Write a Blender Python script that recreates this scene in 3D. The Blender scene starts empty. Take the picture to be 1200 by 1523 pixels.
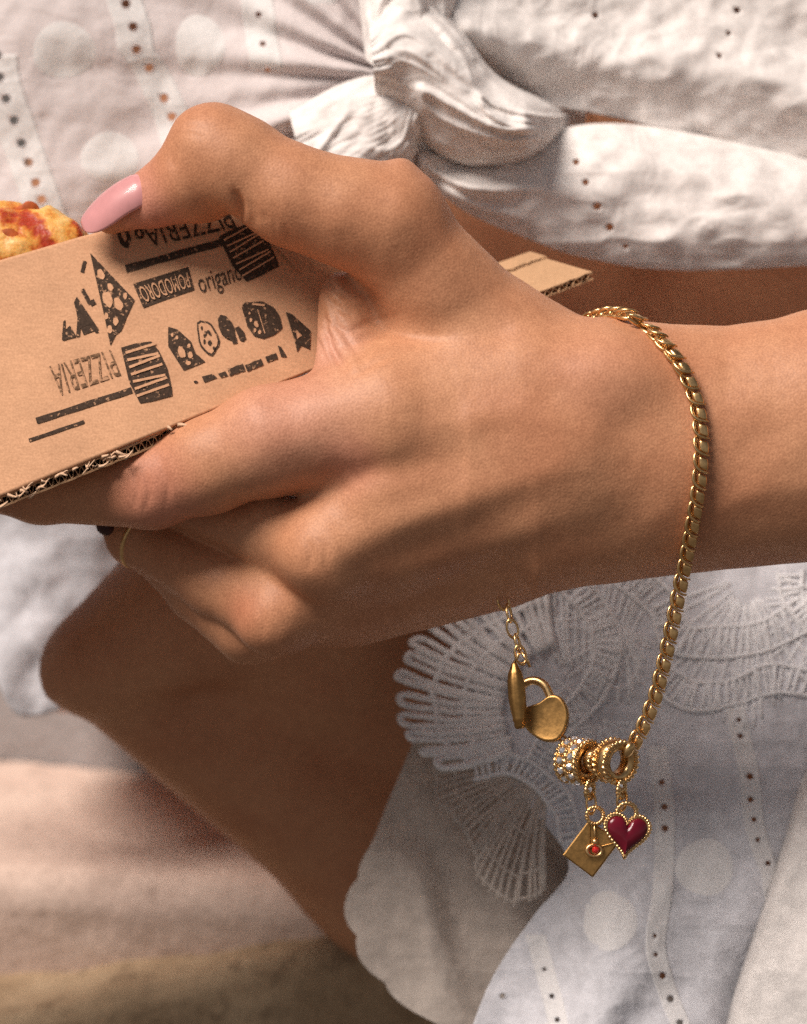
import bpy, bmesh, math, random
import numpy as np
from mathutils import Vector, Matrix

random.seed(7)
rng = np.random.default_rng(7)
scene = bpy.context.scene
col = scene.collection

# ------------------------------------------------------------------ camera
# Layout unit: one unit "u" = 1/7000 m on the plane through the wrist, 0.9 m from the lens.
S = 1.0 / 7000.0
D = 0.9
PITCH = math.radians(14)
cam_data = bpy.data.cameras.new('camera')
cam_data.sensor_fit = 'HORIZONTAL'
cam_data.sensor_width = 24.0
cam_data.lens = 24.0 * D / (1200 * S)
cam_data.clip_start = 0.02
cam_data.clip_end = 600
cam_data.dof.use_dof = True
cam_data.dof.focus_distance = D - 90 * S
cam_data.dof.aperture_fstop = 11.5
cam = bpy.data.objects.new('camera', cam_data)
cam.location = (0.0, -D * math.cos(PITCH), 0.62 + D * math.sin(PITCH))
cam.rotation_euler = (math.radians(90) - PITCH, 0, 0)
col.objects.link(cam)
scene.camera = cam

# ------------------------------------------------------------------ sky, sun, exposure
SUN_EL, SUN_AZ = math.radians(56), math.radians(236)   # azimuth clockwise from +Y
world = bpy.data.worlds.new('World')
scene.world = world
world.use_nodes = True
wn = world.node_tree.nodes
wl = world.node_tree.links
wn.clear()
w_out = wn.new('ShaderNodeOutputWorld')
w_bg = wn.new('ShaderNodeBackground')
w_sky = wn.new('ShaderNodeTexSky')
w_sky.sky_type = 'NISHITA'
w_sky.sun_disc = False
w_sky.sun_elevation = SUN_EL
w_sky.sun_rotation = SUN_AZ
w_sky.air_density = 1.0
w_sky.dust_density = 0.6
w_sky.ozone_density = 0.6
w_hs = wn.new('ShaderNodeHueSaturation')
w_hs.inputs['Saturation'].default_value = 0.35
wl.new(w_sky.outputs[0], w_hs.inputs['Color'])
w_mul = wn.new('ShaderNodeMix'); w_mul.data_type = 'RGBA'; w_mul.blend_type = 'MULTIPLY'
w_mul.inputs[0].default_value = 1.0
w_mul.inputs[7].default_value = (1.0, 0.90, 0.84, 1)
wl.new(w_hs.outputs[0], w_mul.inputs[6])
wl.new(w_mul.outputs[2], w_bg.inputs['Color'])
w_bg.inputs['Strength'].default_value = 0.05
wl.new(w_bg.outputs[0], w_out.inputs['Surface'])

sun_data = bpy.data.lights.new('sun', 'SUN')
sun_data.energy = 4.4
sun_data.angle = math.radians(30)
sun_data.color = (1.0, 0.885, 0.80)
sun = bpy.data.objects.new('sun', sun_data)
sdir = Vector((math.sin(SUN_AZ) * math.cos(SUN_EL), math.cos(SUN_AZ) * math.cos(SUN_EL), math.sin(SUN_EL)))
sun.rotation_euler = sdir.to_track_quat('Z', 'Y').to_euler()
sun.location = sdir * 5
col.objects.link(sun)

vs = scene.view_settings
vs.view_transform = 'Standard'
vs.look = 'None'
vs.gamma = 1.0
vs.use_curve_mapping = False
vs.exposure = 0.06
scene.render.engine = 'CYCLES'
scene.cycles.use_denoising = False
scene.cycles.max_bounces = 6
scene.cycles.use_adaptive_sampling = True
scene.cycles.adaptive_threshold = 0.07
scene.render.film_transparent = False

# ------------------------------------------------------------------ helpers: points
bpy.context.view_layer.update()
CAMLOC = np.array(cam.location)
CAMR = np.array(cam.rotation_euler.to_matrix())


def W(P):
    """layout points (x right, y down, h towards the lens; in u) -> world metres"""
    P = np.atleast_2d(np.asarray(P, dtype=np.float64))
    d = D - P[:, 2] * S
    k = d / D
    c = np.stack([(P[:, 0] - 600) * S * k, -(P[:, 1] - 761.5) * S * k, -d], 1)
    return c @ CAMR.T + CAMLOC


def wdir(v):
    v = np.array(v, dtype=float) * np.array([1, -1, 1])
    v = CAMR @ v
    return v / np.linalg.norm(v)


def on_plane(px, py, z):
    """world point where the line of sight through (px, py) meets the height z"""
    a = CAMLOC
    b = W([[px, py, 0]])[0]
    t = (z - a[2]) / (b[2] - a[2])
    return a + t * (b - a)


# ------------------------------------------------------------------ helpers: objects
def tag(o, label=None, cat=None, group=None, kind=None):
    if label: o['label'] = label
    if cat: o['category'] = cat
    if group: o['group'] = group
    if kind: o['kind'] = kind
    return o


def thing(name, label, cat, P, group=None):
    o = bpy.data.objects.new(name, None)
    o.empty_display_size = 0.01
    o.location = W([P])[0] if len(P) == 3 else P
    col.objects.link(o)
    return tag(o, label, cat, group)


def base_of(p):
    v = np.zeros(3)
    while p is not None:
        v += np.array(p.location)
        p = p.parent
    return v


def mesh_world(name, V, F, mat, parent=None, smooth=True):
    V = np.asarray(V, dtype=np.float64)
    if parent is not None:
        V = V - base_of(parent)
    me = bpy.data.meshes.new(name)
    F = [tuple(int(i) for i in f) for f in F] if not isinstance(F, np.ndarray) else F.tolist()
    me.from_pydata(V.tolist(), [], F)
    me.update()
    if len(F) < 30000:
        bm = bmesh.new(); bm.from_mesh(me)
        bmesh.ops.remove_doubles(bm, verts=bm.verts, dist=1e-7)
        bmesh.ops.recalc_face_normals(bm, faces=bm.faces)
        bm.to_mesh(me); bm.free()
    if smooth:
        me.polygons.foreach_set('use_smooth', np.ones(len(me.polygons), dtype=bool))
    if mat: me.materials.append(mat)
    o = bpy.data.objects.new(name, me)
    col.objects.link(o)
    if parent is not None: o.parent = parent
    return o


def mk(name, V, F, mat, parent=None, smooth=True):
    return mesh_world(name, W(V), F, mat, parent, smooth)


class MB:
    def __init__(s): s.V = []; s.F = []; s.n = 0
    def add(s, V, F):
        V = np.asarray(V, float)
        s.V.append(V)
        s.F += [tuple(int(i) + s.n for i in f) for f in F]
        s.n += len(V)
        return s
    def build(s, name, mat, parent=None, smooth=True):
        return mk(name, np.concatenate(s.V), s.F, mat, parent, smooth)


def solidify(o, t_u, offset=0.0):
    m = o.modifiers.new('thickness', 'SOLIDIFY')
    m.thickness = t_u * S
    m.offset = offset
    return o


def unit(v):
    v = np.asarray(v, float)
    return v / np.linalg.norm(v)


def frame_z(z, up=(0, -1, 0)):
    z = unit(z)
    x = np.cross(np.asarray(up, float), z)
    if np.linalg.norm(x) < 1e-4: x = np.cross((1, 0, 0), z)
    x = unit(x)
    return x, np.cross(z, x), z


def place(V, o, X, Y, Z):
    V = np.asarray(V, float)
    return np.asarray(o, float) + V[:, :1] * X + V[:, 1:2] * Y + V[:, 2:3] * Z


def grid_faces(nu, nv, cu=False, cv=False):
    F = []
    for i in range(nu if cu else nu - 1):
        for j in range(nv if cv else nv - 1):
            a = i * nv + j; b = ((i + 1) % nu) * nv + j
            c = ((i + 1) % nu) * nv + (j + 1) % nv; d = i * nv + (j + 1) % nv
            F.append((a, b, c, d))
    return F


def lathe(profile, n=32, mod=None):
    """profile of (radius, z); revolved about z"""
    V = []
    for i in range(n):
        t = 2 * math.pi * i / n
        for (r, z) in profile:
            rr, zz = (r, z) if mod is None else mod(r, z, t)
            V.append((rr * math.cos(t), rr * math.sin(t), zz))
    return np.array(V), grid_faces(n, len(profile), True, False)


def torus(R, r, n=40, m=10, rope=0, amp=0.22, sx=1.0, sy=1.0):
    V = []
    for i in range(n):
        t = 2 * math.pi * i / n
        for j in range(m):
            p = 2 * math.pi * j / m
            rr = r * (1 + (amp * math.cos(rope * t + p) if rope else 0))
            V.append(((R + rr * math.cos(p)) * math.cos(t) * sx, (R + rr * math.cos(p)) * math.sin(t) * sy, rr * math.sin(p)))
    return np.array(V), grid_faces(n, m, True, True)


def ball(r, n=12, m=8, s=(1, 1, 1)):
    V = []
    for i in range(m + 1):
        a = math.pi * i / m
        for j in range(n):
            b = 2 * math.pi * j / n
            V.append((r * math.sin(a) * math.cos(b) * s[0], r * math.sin(a) * math.sin(b) * s[1], r * math.cos(a) * s[2]))
    return np.array(V), grid_faces(m + 1, n, False, True)


def spline(pts, n, closed=False):
    """Catmull-Rom through the rows of pts"""
    pts = np.asarray(pts, float)
    k = len(pts)
    out = []
    segs = k if closed else k - 1
    for q in np.linspace(0, segs, n, endpoint=not closed):
        i = min(int(q), segs - 1); t = q - i
        if closed:
            p0, p1, p2, p3 = pts[(i - 1) % k], pts[i % k], pts[(i + 1) % k], pts[(i + 2) % k]
        else:
            p1, p2 = pts[i], pts[i + 1]
            p0 = pts[i - 1] if i > 0 else 2 * p1 - p2
            p3 = pts[i + 2] if i + 2 < k else 2 * p2 - p1
        out.append(0.5 * ((2 * p1) + (-p0 + p2) * t + (2 * p0 - 5 * p1 + 4 * p2 - p3) * t * t + (-p0 + 3 * p1 - 3 * p2 + p3) * t ** 3))
    return np.array(out)


def tube(path, r, m=6, closed=False):
    path = np.asarray(path, float)
    n = len(path)
    if np.isscalar(r): r = [r] * n
    V = []
    X = None
    for i in range(n):
        a = path[i - 1] if (i > 0 or closed) else path[i]
        b = path[(i + 1) % n] if (i < n - 1 or closed) else path[i]
        t = unit(b - a + 1e-9)
        if X is None:
            X = unit(np.cross(t, (0.3, 0.2, 1)))
        X = unit(X - t * np.dot(X, t))
        Y = np.cross(t, X)
        for j in range(m):
            p = 2 * math.pi * j / m
            V.append(path[i] + r[i] * (math.cos(p) * X + math.sin(p) * Y))
    F = grid_faces(n, m, closed, True)
    if not closed:
        F.append(tuple(range(m))[::-1]); F.append(tuple((n - 1) * m + j for j in range(m)))
    return np.array(V), F


# smooth value noise, layout coordinates
_T = rng.random((64, 64, 16)).astype(np.float32)


def noise(x, y, z=0.0):
    x = np.asarray(x, float); y = np.asarray(y, float); z = np.asarray(z, float) + 0 * x
    x0 = np.floor(x).astype(int); y0 = np.floor(y).astype(int); z0 = np.floor(z).astype(int)
    fx, fy, fz = x - x0, y - y0, z - z0
    fx, fy, fz = [f * f * (3 - 2 * f) for f in (fx, fy, fz)]
    r = 0
    for i in (0, 1):
        for j in (0, 1):
            for k in (0, 1):
                w = (fx if i else 1 - fx) * (fy if j else 1 - fy) * (fz if k else 1 - fz)
                r = r + w * _T[(x0 + i) % 64, (y0 + j) % 64, (z0 + k) % 16]
    return r * 2 - 1


def crinkle(x, y, s=1.0):
    """fine irregular creases of unironed cotton"""
    a = 1 - np.abs(noise(x / 46 + 3 * noise(x / 90, y / 90), y / 34 + 5))
    b = 1 - np.abs(noise(x / 20 + 11 + 2 * noise(x / 50, y / 50), y / 26))
    return s * (5.5 * a ** 3 + 3.0 * b ** 3)


# ------------------------------------------------------------------ helpers: materials
def new_mat(name):
    m = bpy.data.materials.new(name)
    m.use_nodes = True
    nt = m.node_tree
    b = nt.nodes['Principled BSDF']
    return m, nt, b


def nd(nt, t, **kw):
    n = nt.nodes.new(t)
    for k, v in kw.items():
        if k in n.inputs: n.inputs[k].default_value = v
        else: setattr(n, k, v)
    return n


def coords(nt):
    return nd(nt, 'ShaderNodeNewGeometry').outputs['Position']


def noise_tex(nt, scale, detail=2.0, rough=0.5, vec=None):
    n = nd(nt, 'ShaderNodeTexNoise')
    n.inputs['Scale'].default_value = scale
    n.inputs['Detail'].default_value = detail
    n.inputs['Roughness'].default_value = rough
    nt.links.new(vec if vec is not None else coords(nt), n.inputs['Vector'])
    return n.outputs['Fac']


def ramp(nt, fac, stops):
    r = nd(nt, 'ShaderNodeValToRGB')
    el = r.color_ramp.elements
    while len(el) < len(stops): el.new(0.5)
    for e, (p, c) in zip(el, stops):
        e.position = p
        e.color = (c[0], c[1], c[2], 1) if len(c) == 3 else c
    nt.links.new(fac, r.inputs[0])
    return r.outputs[0]


def mix(nt, fac, a, b, blend='MIX'):
    m = nd(nt, 'ShaderNodeMix')
    m.data_type = 'RGBA'; m.blend_type = blend
    for s, v in ((0, fac), (6, a), (7, b)):
        if isinstance(v, (int, float)): m.inputs[s].default_value = v
        elif isinstance(v, tuple): m.inputs[s].default_value = v if len(v) == 4 else v + (1,)
        else: nt.links.new(v, m.inputs[s])
    return m.outputs[2]


def bump(nt, b, h, strength=0.3, dist=0.0005, prev=None):
    n = nd(nt, 'ShaderNodeBump')
    n.inputs['Strength'].default_value = strength
    n.inputs['Distance'].default_value = dist
    nt.links.new(h, n.inputs['Height'])
    if prev is not None: nt.links.new(prev, n.inputs['Normal'])
    nt.links.new(n.outputs[0], b.inputs['Normal'])
    return n.outputs[0]


def blotch(nt, c, r, x, y):
    """1 inside a soft ball of radius r (m) around world point c"""
    v = nd(nt, 'ShaderNodeVectorMath', operation='DISTANCE')
    nt.links.new(coords(nt), v.inputs[0])
    v.inputs[1].default_value = tuple(c)
    m = nd(nt, 'ShaderNodeMapRange')
    m.interpolation_type = 'SMOOTHSTEP'
    m.inputs['From Min'].default_value = r
    m.inputs['From Max'].default_value = r * 0.15
    m.inputs['To Min'].default_value = 0
    m.inputs['To Max'].default_value = x
    nt.links.new(v.outputs['Value'], m.inputs['Value'])
    return m.outputs['Result']


SSS = 0.0


def skin_mat(name, tone=(0.50, 0.245, 0.135), flush=()):
    m, nt, b = new_mat(name)
    n1 = noise_tex(nt, 55, 2)
    n2 = noise_tex(nt, 420, 1)
    n3 = noise_tex(nt, 2600, 0)
    t = tone
    c = ramp(nt, n1, [(0.3, (t[0] * 0.92, t[1] * 0.85, t[2] * 0.82)), (0.7, (t[0] * 1.05, t[1] * 1.08, t[2] * 1.08))])
    c = mix(nt, 0.3, c, ramp(nt, n2, [(0.35, (0.86, 0.82, 0.80)), (0.65, (1.10, 1.12, 1.12))]), 'MULTIPLY')
    c = mix(nt, 0.8, c, ramp(nt, n3, [(0.3, (0.84, 0.82, 0.81)), (0.7, (1.13, 1.15, 1.16))]), 'MULTIPLY')
    if flush:
        at = nd(nt, 'ShaderNodeVertexColor'); at.layer_name = 'flush'
        c = mix(nt, 1.0, c, at.outputs['Color'], 'MULTIPLY')
    nt.links.new(c, b.inputs['Base Color'])
    b.inputs['Roughness'].default_value = 0.52
    b.inputs['Specular IOR Level'].default_value = 0.35
    b.inputs['Subsurface Weight'].default_value = SSS
    b.inputs['Subsurface Radius'].default_value = (1.0, 0.38, 0.2)
    b.inputs['Subsurface Scale'].default_value = 0.003
    v = nd(nt, 'ShaderNodeTexVoronoi'); v.feature = 'DISTANCE_TO_EDGE'; v.inputs['Scale'].default_value = 1000
    nt.links.new(coords(nt), v.inputs['Vector'])
    p = bump(nt, b, v.outputs['Distance'], 0.35, 0.00018)
    bump(nt, b, noise_tex(nt, 500, 2, 0.6), 0.07, 0.0003, p)
    return m


def cloth_mat(name, colr=(0.80, 0.76, 0.74), trans=0.25, weave=2600, alpha=1.0, streak=None):
    m, nt, b = new_mat(name)
    n1 = noise_tex(nt, 30, 3)
    n2 = noise_tex(nt, 2200, 1)
    mo = streak or 0.07
    c = ramp(nt, n1, [(0.3, tuple(x * (1 - mo) for x in colr)), (0.7, tuple(min(1, x * (1 + mo * 0.6)) for x in colr))])
    if streak:
        c = mix(nt, 0.8, c, ramp(nt, noise_tex(nt, 260, 3, 0.6), [(0.3, (0.80, 0.80, 0.80)), (0.7, (1.1, 1.1, 1.1))]), 'MULTIPLY')
    c = mix(nt, 0.7, c, ramp(nt, n2, [(0.3, (0.86, 0.86, 0.86)), (0.7, (1.08, 1.08, 1.08))]), 'MULTIPLY')
    nt.links.new(c, b.inputs['Base Color'])
    b.inputs['Roughness'].default_value = 0.9
    b.inputs['Specular IOR Level'].default_value = 0.12
    b.inputs['Sheen Weight'].default_value = 0.15
    p = bump(nt, b, noise_tex(nt, weave, 2, 0.6), 0.35, 0.0002)
    bump(nt, b, noise_tex(nt, 150, 4, 0.65), 0.22, 0.0014, p)
    out = nt.nodes['Material Output']
    sh = b.outputs[0]
    if trans > 0:
        tr = nd(nt, 'ShaderNodeBsdfTranslucent')
        nt.links.new(c, tr.inputs['Color'])
        ms = nd(nt, 'ShaderNodeMixShader'); ms.inputs[0].default_value = trans
        nt.links.new(sh, ms.inputs[1]); nt.links.new(tr.outputs[0], ms.inputs[2])
        sh = ms.outputs[0]
    if alpha < 1:
        tp = nd(nt, 'ShaderNodeBsdfTransparent')
        ms = nd(nt, 'ShaderNodeMixShader'); ms.inputs[0].default_value = alpha
        nt.links.new(tp.outputs[0], ms.inputs[1]); nt.links.new(sh, ms.inputs[2])
        sh = ms.outputs[0]
    nt.links.new(sh, out.inputs['Surface'])
    return m


def gold_mat(name, colr=(0.78, 0.50, 0.20), rough=0.3, tarnish=0.35):
    m, nt, b = new_mat(name)
    n = noise_tex(nt, 700, 4, 0.6)
    c = ramp(nt, n, [(0.35, tuple(x * (1 - tarnish) for x in colr)), (0.65, colr)])
    nt.links.new(c, b.inputs['Base Color'])
    b.inputs['Metallic'].default_value = 1.0
    r = nd(nt, 'ShaderNodeMapRange')
    r.inputs['To Min'].default_value = rough * 0.75; r.inputs['To Max'].default_value = rough * 1.4
    nt.links.new(noise_tex(nt, 1500, 2), r.inputs['Value'])
    nt.links.new(r.outputs[0], b.inputs['Roughness'])
    bump(nt, b, noise_tex(nt, 2500, 3), 0.15, 0.0001)
    return m


def plain_mat(name, colr, rough=0.6, scale=900, amt=0.15, metal=0.0, spec=0.3, bmp=0.2, coat=0.0):
    m, nt, b = new_mat(name)
    n = noise_tex(nt, scale, 3)
    c = ramp(nt, n, [(0.3, tuple(x * (1 - amt) for x in colr)), (0.7, tuple(min(1, x * (1 + amt)) for x in colr))])
    nt.links.new(c, b.inputs['Base Color'])
    b.inputs['Roughness'].default_value = rough
    b.inputs['Metallic'].default_value = metal
    b.inputs['Specular IOR Level'].default_value = spec
    b.inputs['Coat Weight'].default_value = coat
    b.inputs['Coat Roughness'].default_value = 0.08
    if bmp: bump(nt, b, noise_tex(nt, scale * 1.5, 3), bmp, 0.0002)
    return m


def kraft_mat(name, colr=(0.50, 0.295, 0.165)):
    m, nt, b = new_mat(name)
    c = ramp(nt, noise_tex(nt, 90, 4, 0.6), [(0.3, tuple(x * 0.92 for x in colr)), (0.7, tuple(x * 1.06 for x in colr))])
    c = mix(nt, 0.8, c, ramp(nt, noise_tex(nt, 2300, 2), [(0.3, (0.82, 0.80, 0.78)), (0.7, (1.13, 1.13, 1.13))]), 'MULTIPLY')
    mp = nd(nt, 'ShaderNodeMapping'); mp.inputs['Scale'].default_value = (300, 1500, 1500)
    mp.inputs['Rotation'].default_value = (0.3, 0.3, 0.4)
    nt.links.new(coords(nt), mp.inputs['Vector'])
    fib = noise_tex(nt, 1.0, 3, 0.6, mp.outputs[0])
    c = mix(nt, 0.5, c, ramp(nt, fib, [(0.35, (0.90, 0.88, 0.86)), (0.6, (1.05, 1.05, 1.05))]), 'MULTIPLY')
    nt.links.new(c, b.inputs['Base Color'])
    b.inputs['Roughness'].default_value = 0.75
    b.inputs['Specular IOR Level'].default_value = 0.2
    p = bump(nt, b, fib, 0.2, 0.0002)
    bump(nt, b, noise_tex(nt, 60, 3), 0.25, 0.001, p)
    return m


# ------------------------------------------------------------------ helpers: solid skin shapes as blended fields
def cone(P, a, b, ra, rb, s=(1, 1, 1)):
    s = np.asarray(s, np.float32)
    a = np.asarray(a, np.float32) * s; b = np.asarray(b, np.float32) * s
    Q = P * s
    ab = b - a
    t = np.clip(((Q - a) @ ab) / np.dot(ab, ab), 0, 1)
    d = Q - a - t[:, None] * ab
    return np.sqrt((d * d).sum(1)) - (ra + t * (rb - ra))


def ell(P, c, r):
    r = np.asarray(r, np.float32)
    q = (P - np.asarray(c, np.float32)) / r
    k = np.sqrt((q * q).sum(1))
    return (k - 1) * r.min() * (0.5 + 0.5 * np.clip(k, 0, 2)) if False else (k - 1) * r.min()


def smin(a, b, k):
    h = np.clip(0.5 + 0.5 * (b - a) / k, 0, 1)
    return b + (a - b) * h - k * h * (1 - h)


def surface_nets(f, lo, hi, step, coarse=4):
    """mesh the zero level of f on a box, evaluating finely only near the surface"""
    lo = np.asarray(lo, float); hi = np.asarray(hi, float)
    n = (np.ceil((hi - lo) / step / coarse).astype(int)) * coarse + 1
    nc = (n - 1) // coarse + 1
    ax = [lo[i] + np.arange(nc[i]) * step * coarse for i in range(3)]
    G = np.stack(np.meshgrid(*ax, indexing='ij'), -1).reshape(-1, 3).astype(np.float32)
    C = np.concatenate([f(c) for c in np.array_split(G, max(1, len(G) // 200000))]).reshape(nc)
    # coarse cells near the surface
    m = np.abs(C)
    near = np.zeros(nc - 1, bool)
    for i in (0, 1):
        for j in (0, 1):
            for k in (0, 1):
                near |= m[i:nc[0] - 1 + i, j:nc[1] - 1 + j, k:nc[2] - 1 + k] < step * coarse * 1.9
    Vv = np.where(C > 0, 1e3, -1e3).astype(np.float32)
    full = np.repeat(np.repeat(np.repeat(Vv, coarse, 0), coarse, 1), coarse, 2)[:n[0], :n[1], :n[2]].copy()
    pm = np.zeros(n, bool)
    for i, j, k in np.argwhere(near):
        pm[i * coarse:(i + 1) * coarse + 1, j * coarse:(j + 1) * coarse + 1, k * coarse:(k + 1) * coarse + 1] = True
    idx = np.argwhere(pm)
    Pp = (lo + idx * step).astype(np.float32)
    full[pm] = np.concatenate([f(c) for c in np.array_split(Pp, max(1, len(Pp) // 200000))])
    A = full
    ins = A < 0
    c0 = [n[0] - 1, n[1] - 1, n[2] - 1]
    cnt = np.zeros(c0, np.int8)
    for i in (0, 1):
        for j in (0, 1):
            for k in (0, 1):
                cnt += ins[i:c0[0] + i, j:c0[1] + j, k:c0[2] + k]
    act = (cnt > 0) & (cnt < 8)
    cells = np.argwhere(act)
    vid = -np.ones(c0, np.int64)
    vid[act] = np.arange(len(cells))
    acc = np.zeros((len(cells), 3)); num = np.zeros(len(cells))
    corners = [np.array((i, j, k)) for i in (0, 1) for j in (0, 1) for k in (0, 1)]
    for a in corners:
        for ax_ in range(3):
            if a[ax_]: continue
            b = a.copy(); b[ax_] = 1
            va = A[tuple((cells + a).T)]; vb = A[tuple((cells + b).T)]
            x = (va < 0) != (vb < 0)
            t = np.where(x, va / np.where(x, va - vb, 1), 0)
            p = cells + a + t[:, None] * (b - a)
            acc += np.where(x[:, None], p, 0); num += x
    V = lo + acc / num[:, None] * step
    F = []
    for ax_ in range(3):
        u, v = [(1, 2), (2, 0), (0, 1)][ax_]
        sl0 = [slice(None)] * 3; sl1 = [slice(None)] * 3
        sl0[ax_] = slice(0, -1); sl1[ax_] = slice(1, None)
        x = ins[tuple(sl0)] != ins[tuple(sl1)]
        e = np.argwhere(x)
        ok = (e[:, u] > 0) & (e[:, v] > 0) & (e[:, u] < c0[u]) & (e[:, v] < c0[v])
        e = e[ok]
        def cell(du, dv):
            q = e.copy(); q[:, u] += du; q[:, v] += dv
            return vid[tuple(q.T)]
        q = np.stack([cell(-1, -1), cell(0, -1), cell(0, 0), cell(-1, 0)], 1)
        flip = ~ins[tuple(e.T)]
        q[flip] = q[flip][:, ::-1]
        F.append(q)
    F = np.concatenate(F)
    F = F[(F >= 0).all(1)]
    return V, F


def relax(V, F, it=2, lam=0.5):
    for _ in range(it):
        acc = np.zeros_like(V); num = np.zeros(len(V))
        for i in range(4):
            for j in (1, 3):
                np.add.at(acc, F[:, i], V[F[:, (i + j) % 4]])
                np.add.at(num, F[:, i], 1)
        V = V + lam * (acc / np.maximum(num, 1)[:, None] - V)
    return V


# ================================================================== the setting
def stone_mat(name, a, b_, c_, scale=25, spots=0.5):
    m, nt, b = new_mat(name)
    n1 = noise_tex(nt, scale, 5, 0.6)
    c = ramp(nt, n1, [(0.3, a), (0.5, b_), (0.72, c_)])
    c = mix(nt, 0.7, c, ramp(nt, noise_tex(nt, 600, 3, 0.6), [(0.3, (0.78, 0.77, 0.76)), (0.7, (1.12, 1.12, 1.12))]), 'MULTIPLY')
    c = mix(nt, spots, c, ramp(nt, noise_tex(nt, 130, 2, 0.5), [(0.30, (0.45, 0.42, 0.40)), (0.42, (1, 1, 1))]), 'MULTIPLY')
    nt.links.new(c, b.inputs['Base Color'])
    b.inputs['Roughness'].default_value = 0.85
    p = bump(nt, b, n1, 0.5, 0.004)
    bump(nt, b, noise_tex(nt, 300, 4, 0.6), 0.5, 0.001, p)
    return m

M_ledge = stone_mat('pale_pink_stone', (0.56, 0.42, 0.35), (0.64, 0.49, 0.41), (0.72, 0.57, 0.48), 22, 0.25)
M_block = stone_mat('tan_stone', (0.30, 0.205, 0.12), (0.42, 0.30, 0.185), (0.52, 0.39, 0.25), 40, 0.6)
M_ground = stone_mat('paving', (0.06, 0.055, 0.05), (0.08, 0.072, 0.066), (0.11, 0.10, 0.09), 8, 0.3)

mesh_world('ground', [(-60, -60, 0), (60, -60, 0), (60, 60, 0), (-60, 60, 0)], [(0, 1, 2, 3)], M_ground, None, False)['kind'] = 'structure'


def slab(name, quad_top, drop, mat, parent, seg=60, rough=0.003, round_=0.004, seed=0.0):
    """a stone slab: worn, uneven top from four world corners (back-left, back-right, front-right, front-left) and four sides"""
    q = [np.array(p, float) for p in quad_top]
    V = []; n = seg; m = 24
    rows = []
    prof = [(0.0, 1.0), (0.0, 0.0)]
    # rows run back -> front over the top, then down the front face
    ts = [('top', t) for t in np.linspace(0, 1, m)] + [('front', t) for t in np.linspace(0.05, 1, m)]
    for k, t in ts:
        for i in range(n):
            u = i / (n - 1)
            back = q[0] * (1 - u) + q[1] * u; front = q[3] * (1 - u) + q[2] * u
            out = unit(np.cross((q[2] - q[3]), (0, 0, 1.0)))
            if out[1] > 0: out = -out
            if k == 'top':
                p = back * (1 - t) + front * t
                e = np.linalg.norm(front - p)
                if e < round_: p = p - np.array((0, 0, round_ * (1 - math.sqrt(max(0, 1 - (1 - e / round_) ** 2)))))
                nn = np.array((0, 0, 1.0))
            else:
                p = front - np.array((0, 0, round_ + (drop - round_) * t))
                nn = out
            w = noise(p[0] * 60 + seed, p[1] * 60, p[2] * 60) * 0.6 + noise(p[0] * 200, p[1] * 200 + seed, p[2] * 200) * 0.4
            V.append(p + nn * w * rough)
    nr = len(ts)
    F = [(r * n + i, r * n + i + 1, (r + 1) * n + i + 1, (r + 1) * n + i) for r in range(nr - 1) for i in range(n - 1)]
    # closing sides and bottom
    b0 = len(V)
    for p in (q[0], q[1], q[2], q[3]):
        V.append(p - np.array((0, 0, drop)))
    F += [(0, n - 1, b0 + 1, b0)]
    F += [tuple([r * n for r in range(nr)] + [b0])][:1]
    F += [tuple([r * n + n - 1 for r in range(nr)] + [b0 + 1])][:1]
    F += [(b0, b0 + 1, (nr - 1) * n + n - 1, (nr - 1) * n)]
    return mesh_world(name, V, F, mat, parent)

z_seat = W([[0, 1290, -1150]])[2 - 2][2]
A = on_plane(-260, 1112, z_seat); B = on_plane(900, 1206, z_seat)
C = on_plane(900, 1345, z_seat); Dp = on_plane(-260, 1282, z_seat)
led = slab('stone_ledge', [A, B, C, Dp], 0.06, M_ledge, None, 90, 0.0010, 0.008)
tag(led, 'pale pinkish stone ledge with a worn grey edge below the bent knee', 'ledge')
# upright stone behind the ledge
u0 = unit(B - A)
bk = np.array((-u0[1], u0[0], 0))
A2 = A + bk * 0.05 + np.array((0, 0, 0.10)); B2 = B + bk * 0.05 + np.array((0, 0, 0.10))
ris = slab('stone_riser', [A2 + bk * 0.10 , B2 + bk * 0.10, B2 - bk * 0.049, A2 - bk * 0.049], 0.16, stone_mat('grey_stone', (0.30, 0.28, 0.275), (0.36, 0.335, 0.33), (0.42, 0.39, 0.385), 18, 0.15), None, 60, 0.0015, 0.006, 9.0)
tag(ris, 'smooth grey upright stone at the back of the pale ledge', 'stone')
# lower tan block
f0 = W([[-260, 1532, -1080]])[0]; f1 = W([[900, 1292, -1130]])[0]
fw = np.array((0, -0.03, 0))
blk = slab('stone_block', [f0 - fw * 1.2, f1 - fw * 1.2, f1 + fw * 0.6, f0 + fw * 0.6], 0.14, M_block, None, 70, 0.0016, 0.005, 4.0)
tag(blk, 'rough tan stone block below the grey edge of the ledge', 'block')

# ================================================================== the person
person = thing('person', 'seated person in white eyelet clothes holding a pizza tray out in one hand', 'person', tuple(on_plane(700, 1300, z_seat)))

FW = [(700, 545, 800, 22, 112), (800, 492, 872, 20, 118), (900, 476, 862, 8, 126), (1000, 486, 852, 0, 130), (1080, 489, 843, -4, 130),
      (1150, 478, 837, -6, 134), (1200, 466, 832, -8, 140), (1300, 440, 826, -12, 156), (1420, 412, 826, -16, 172), (1700, 380, 840, -20, 195)]
FX = np.array([f[0] for f in FW], np.float32)


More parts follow.
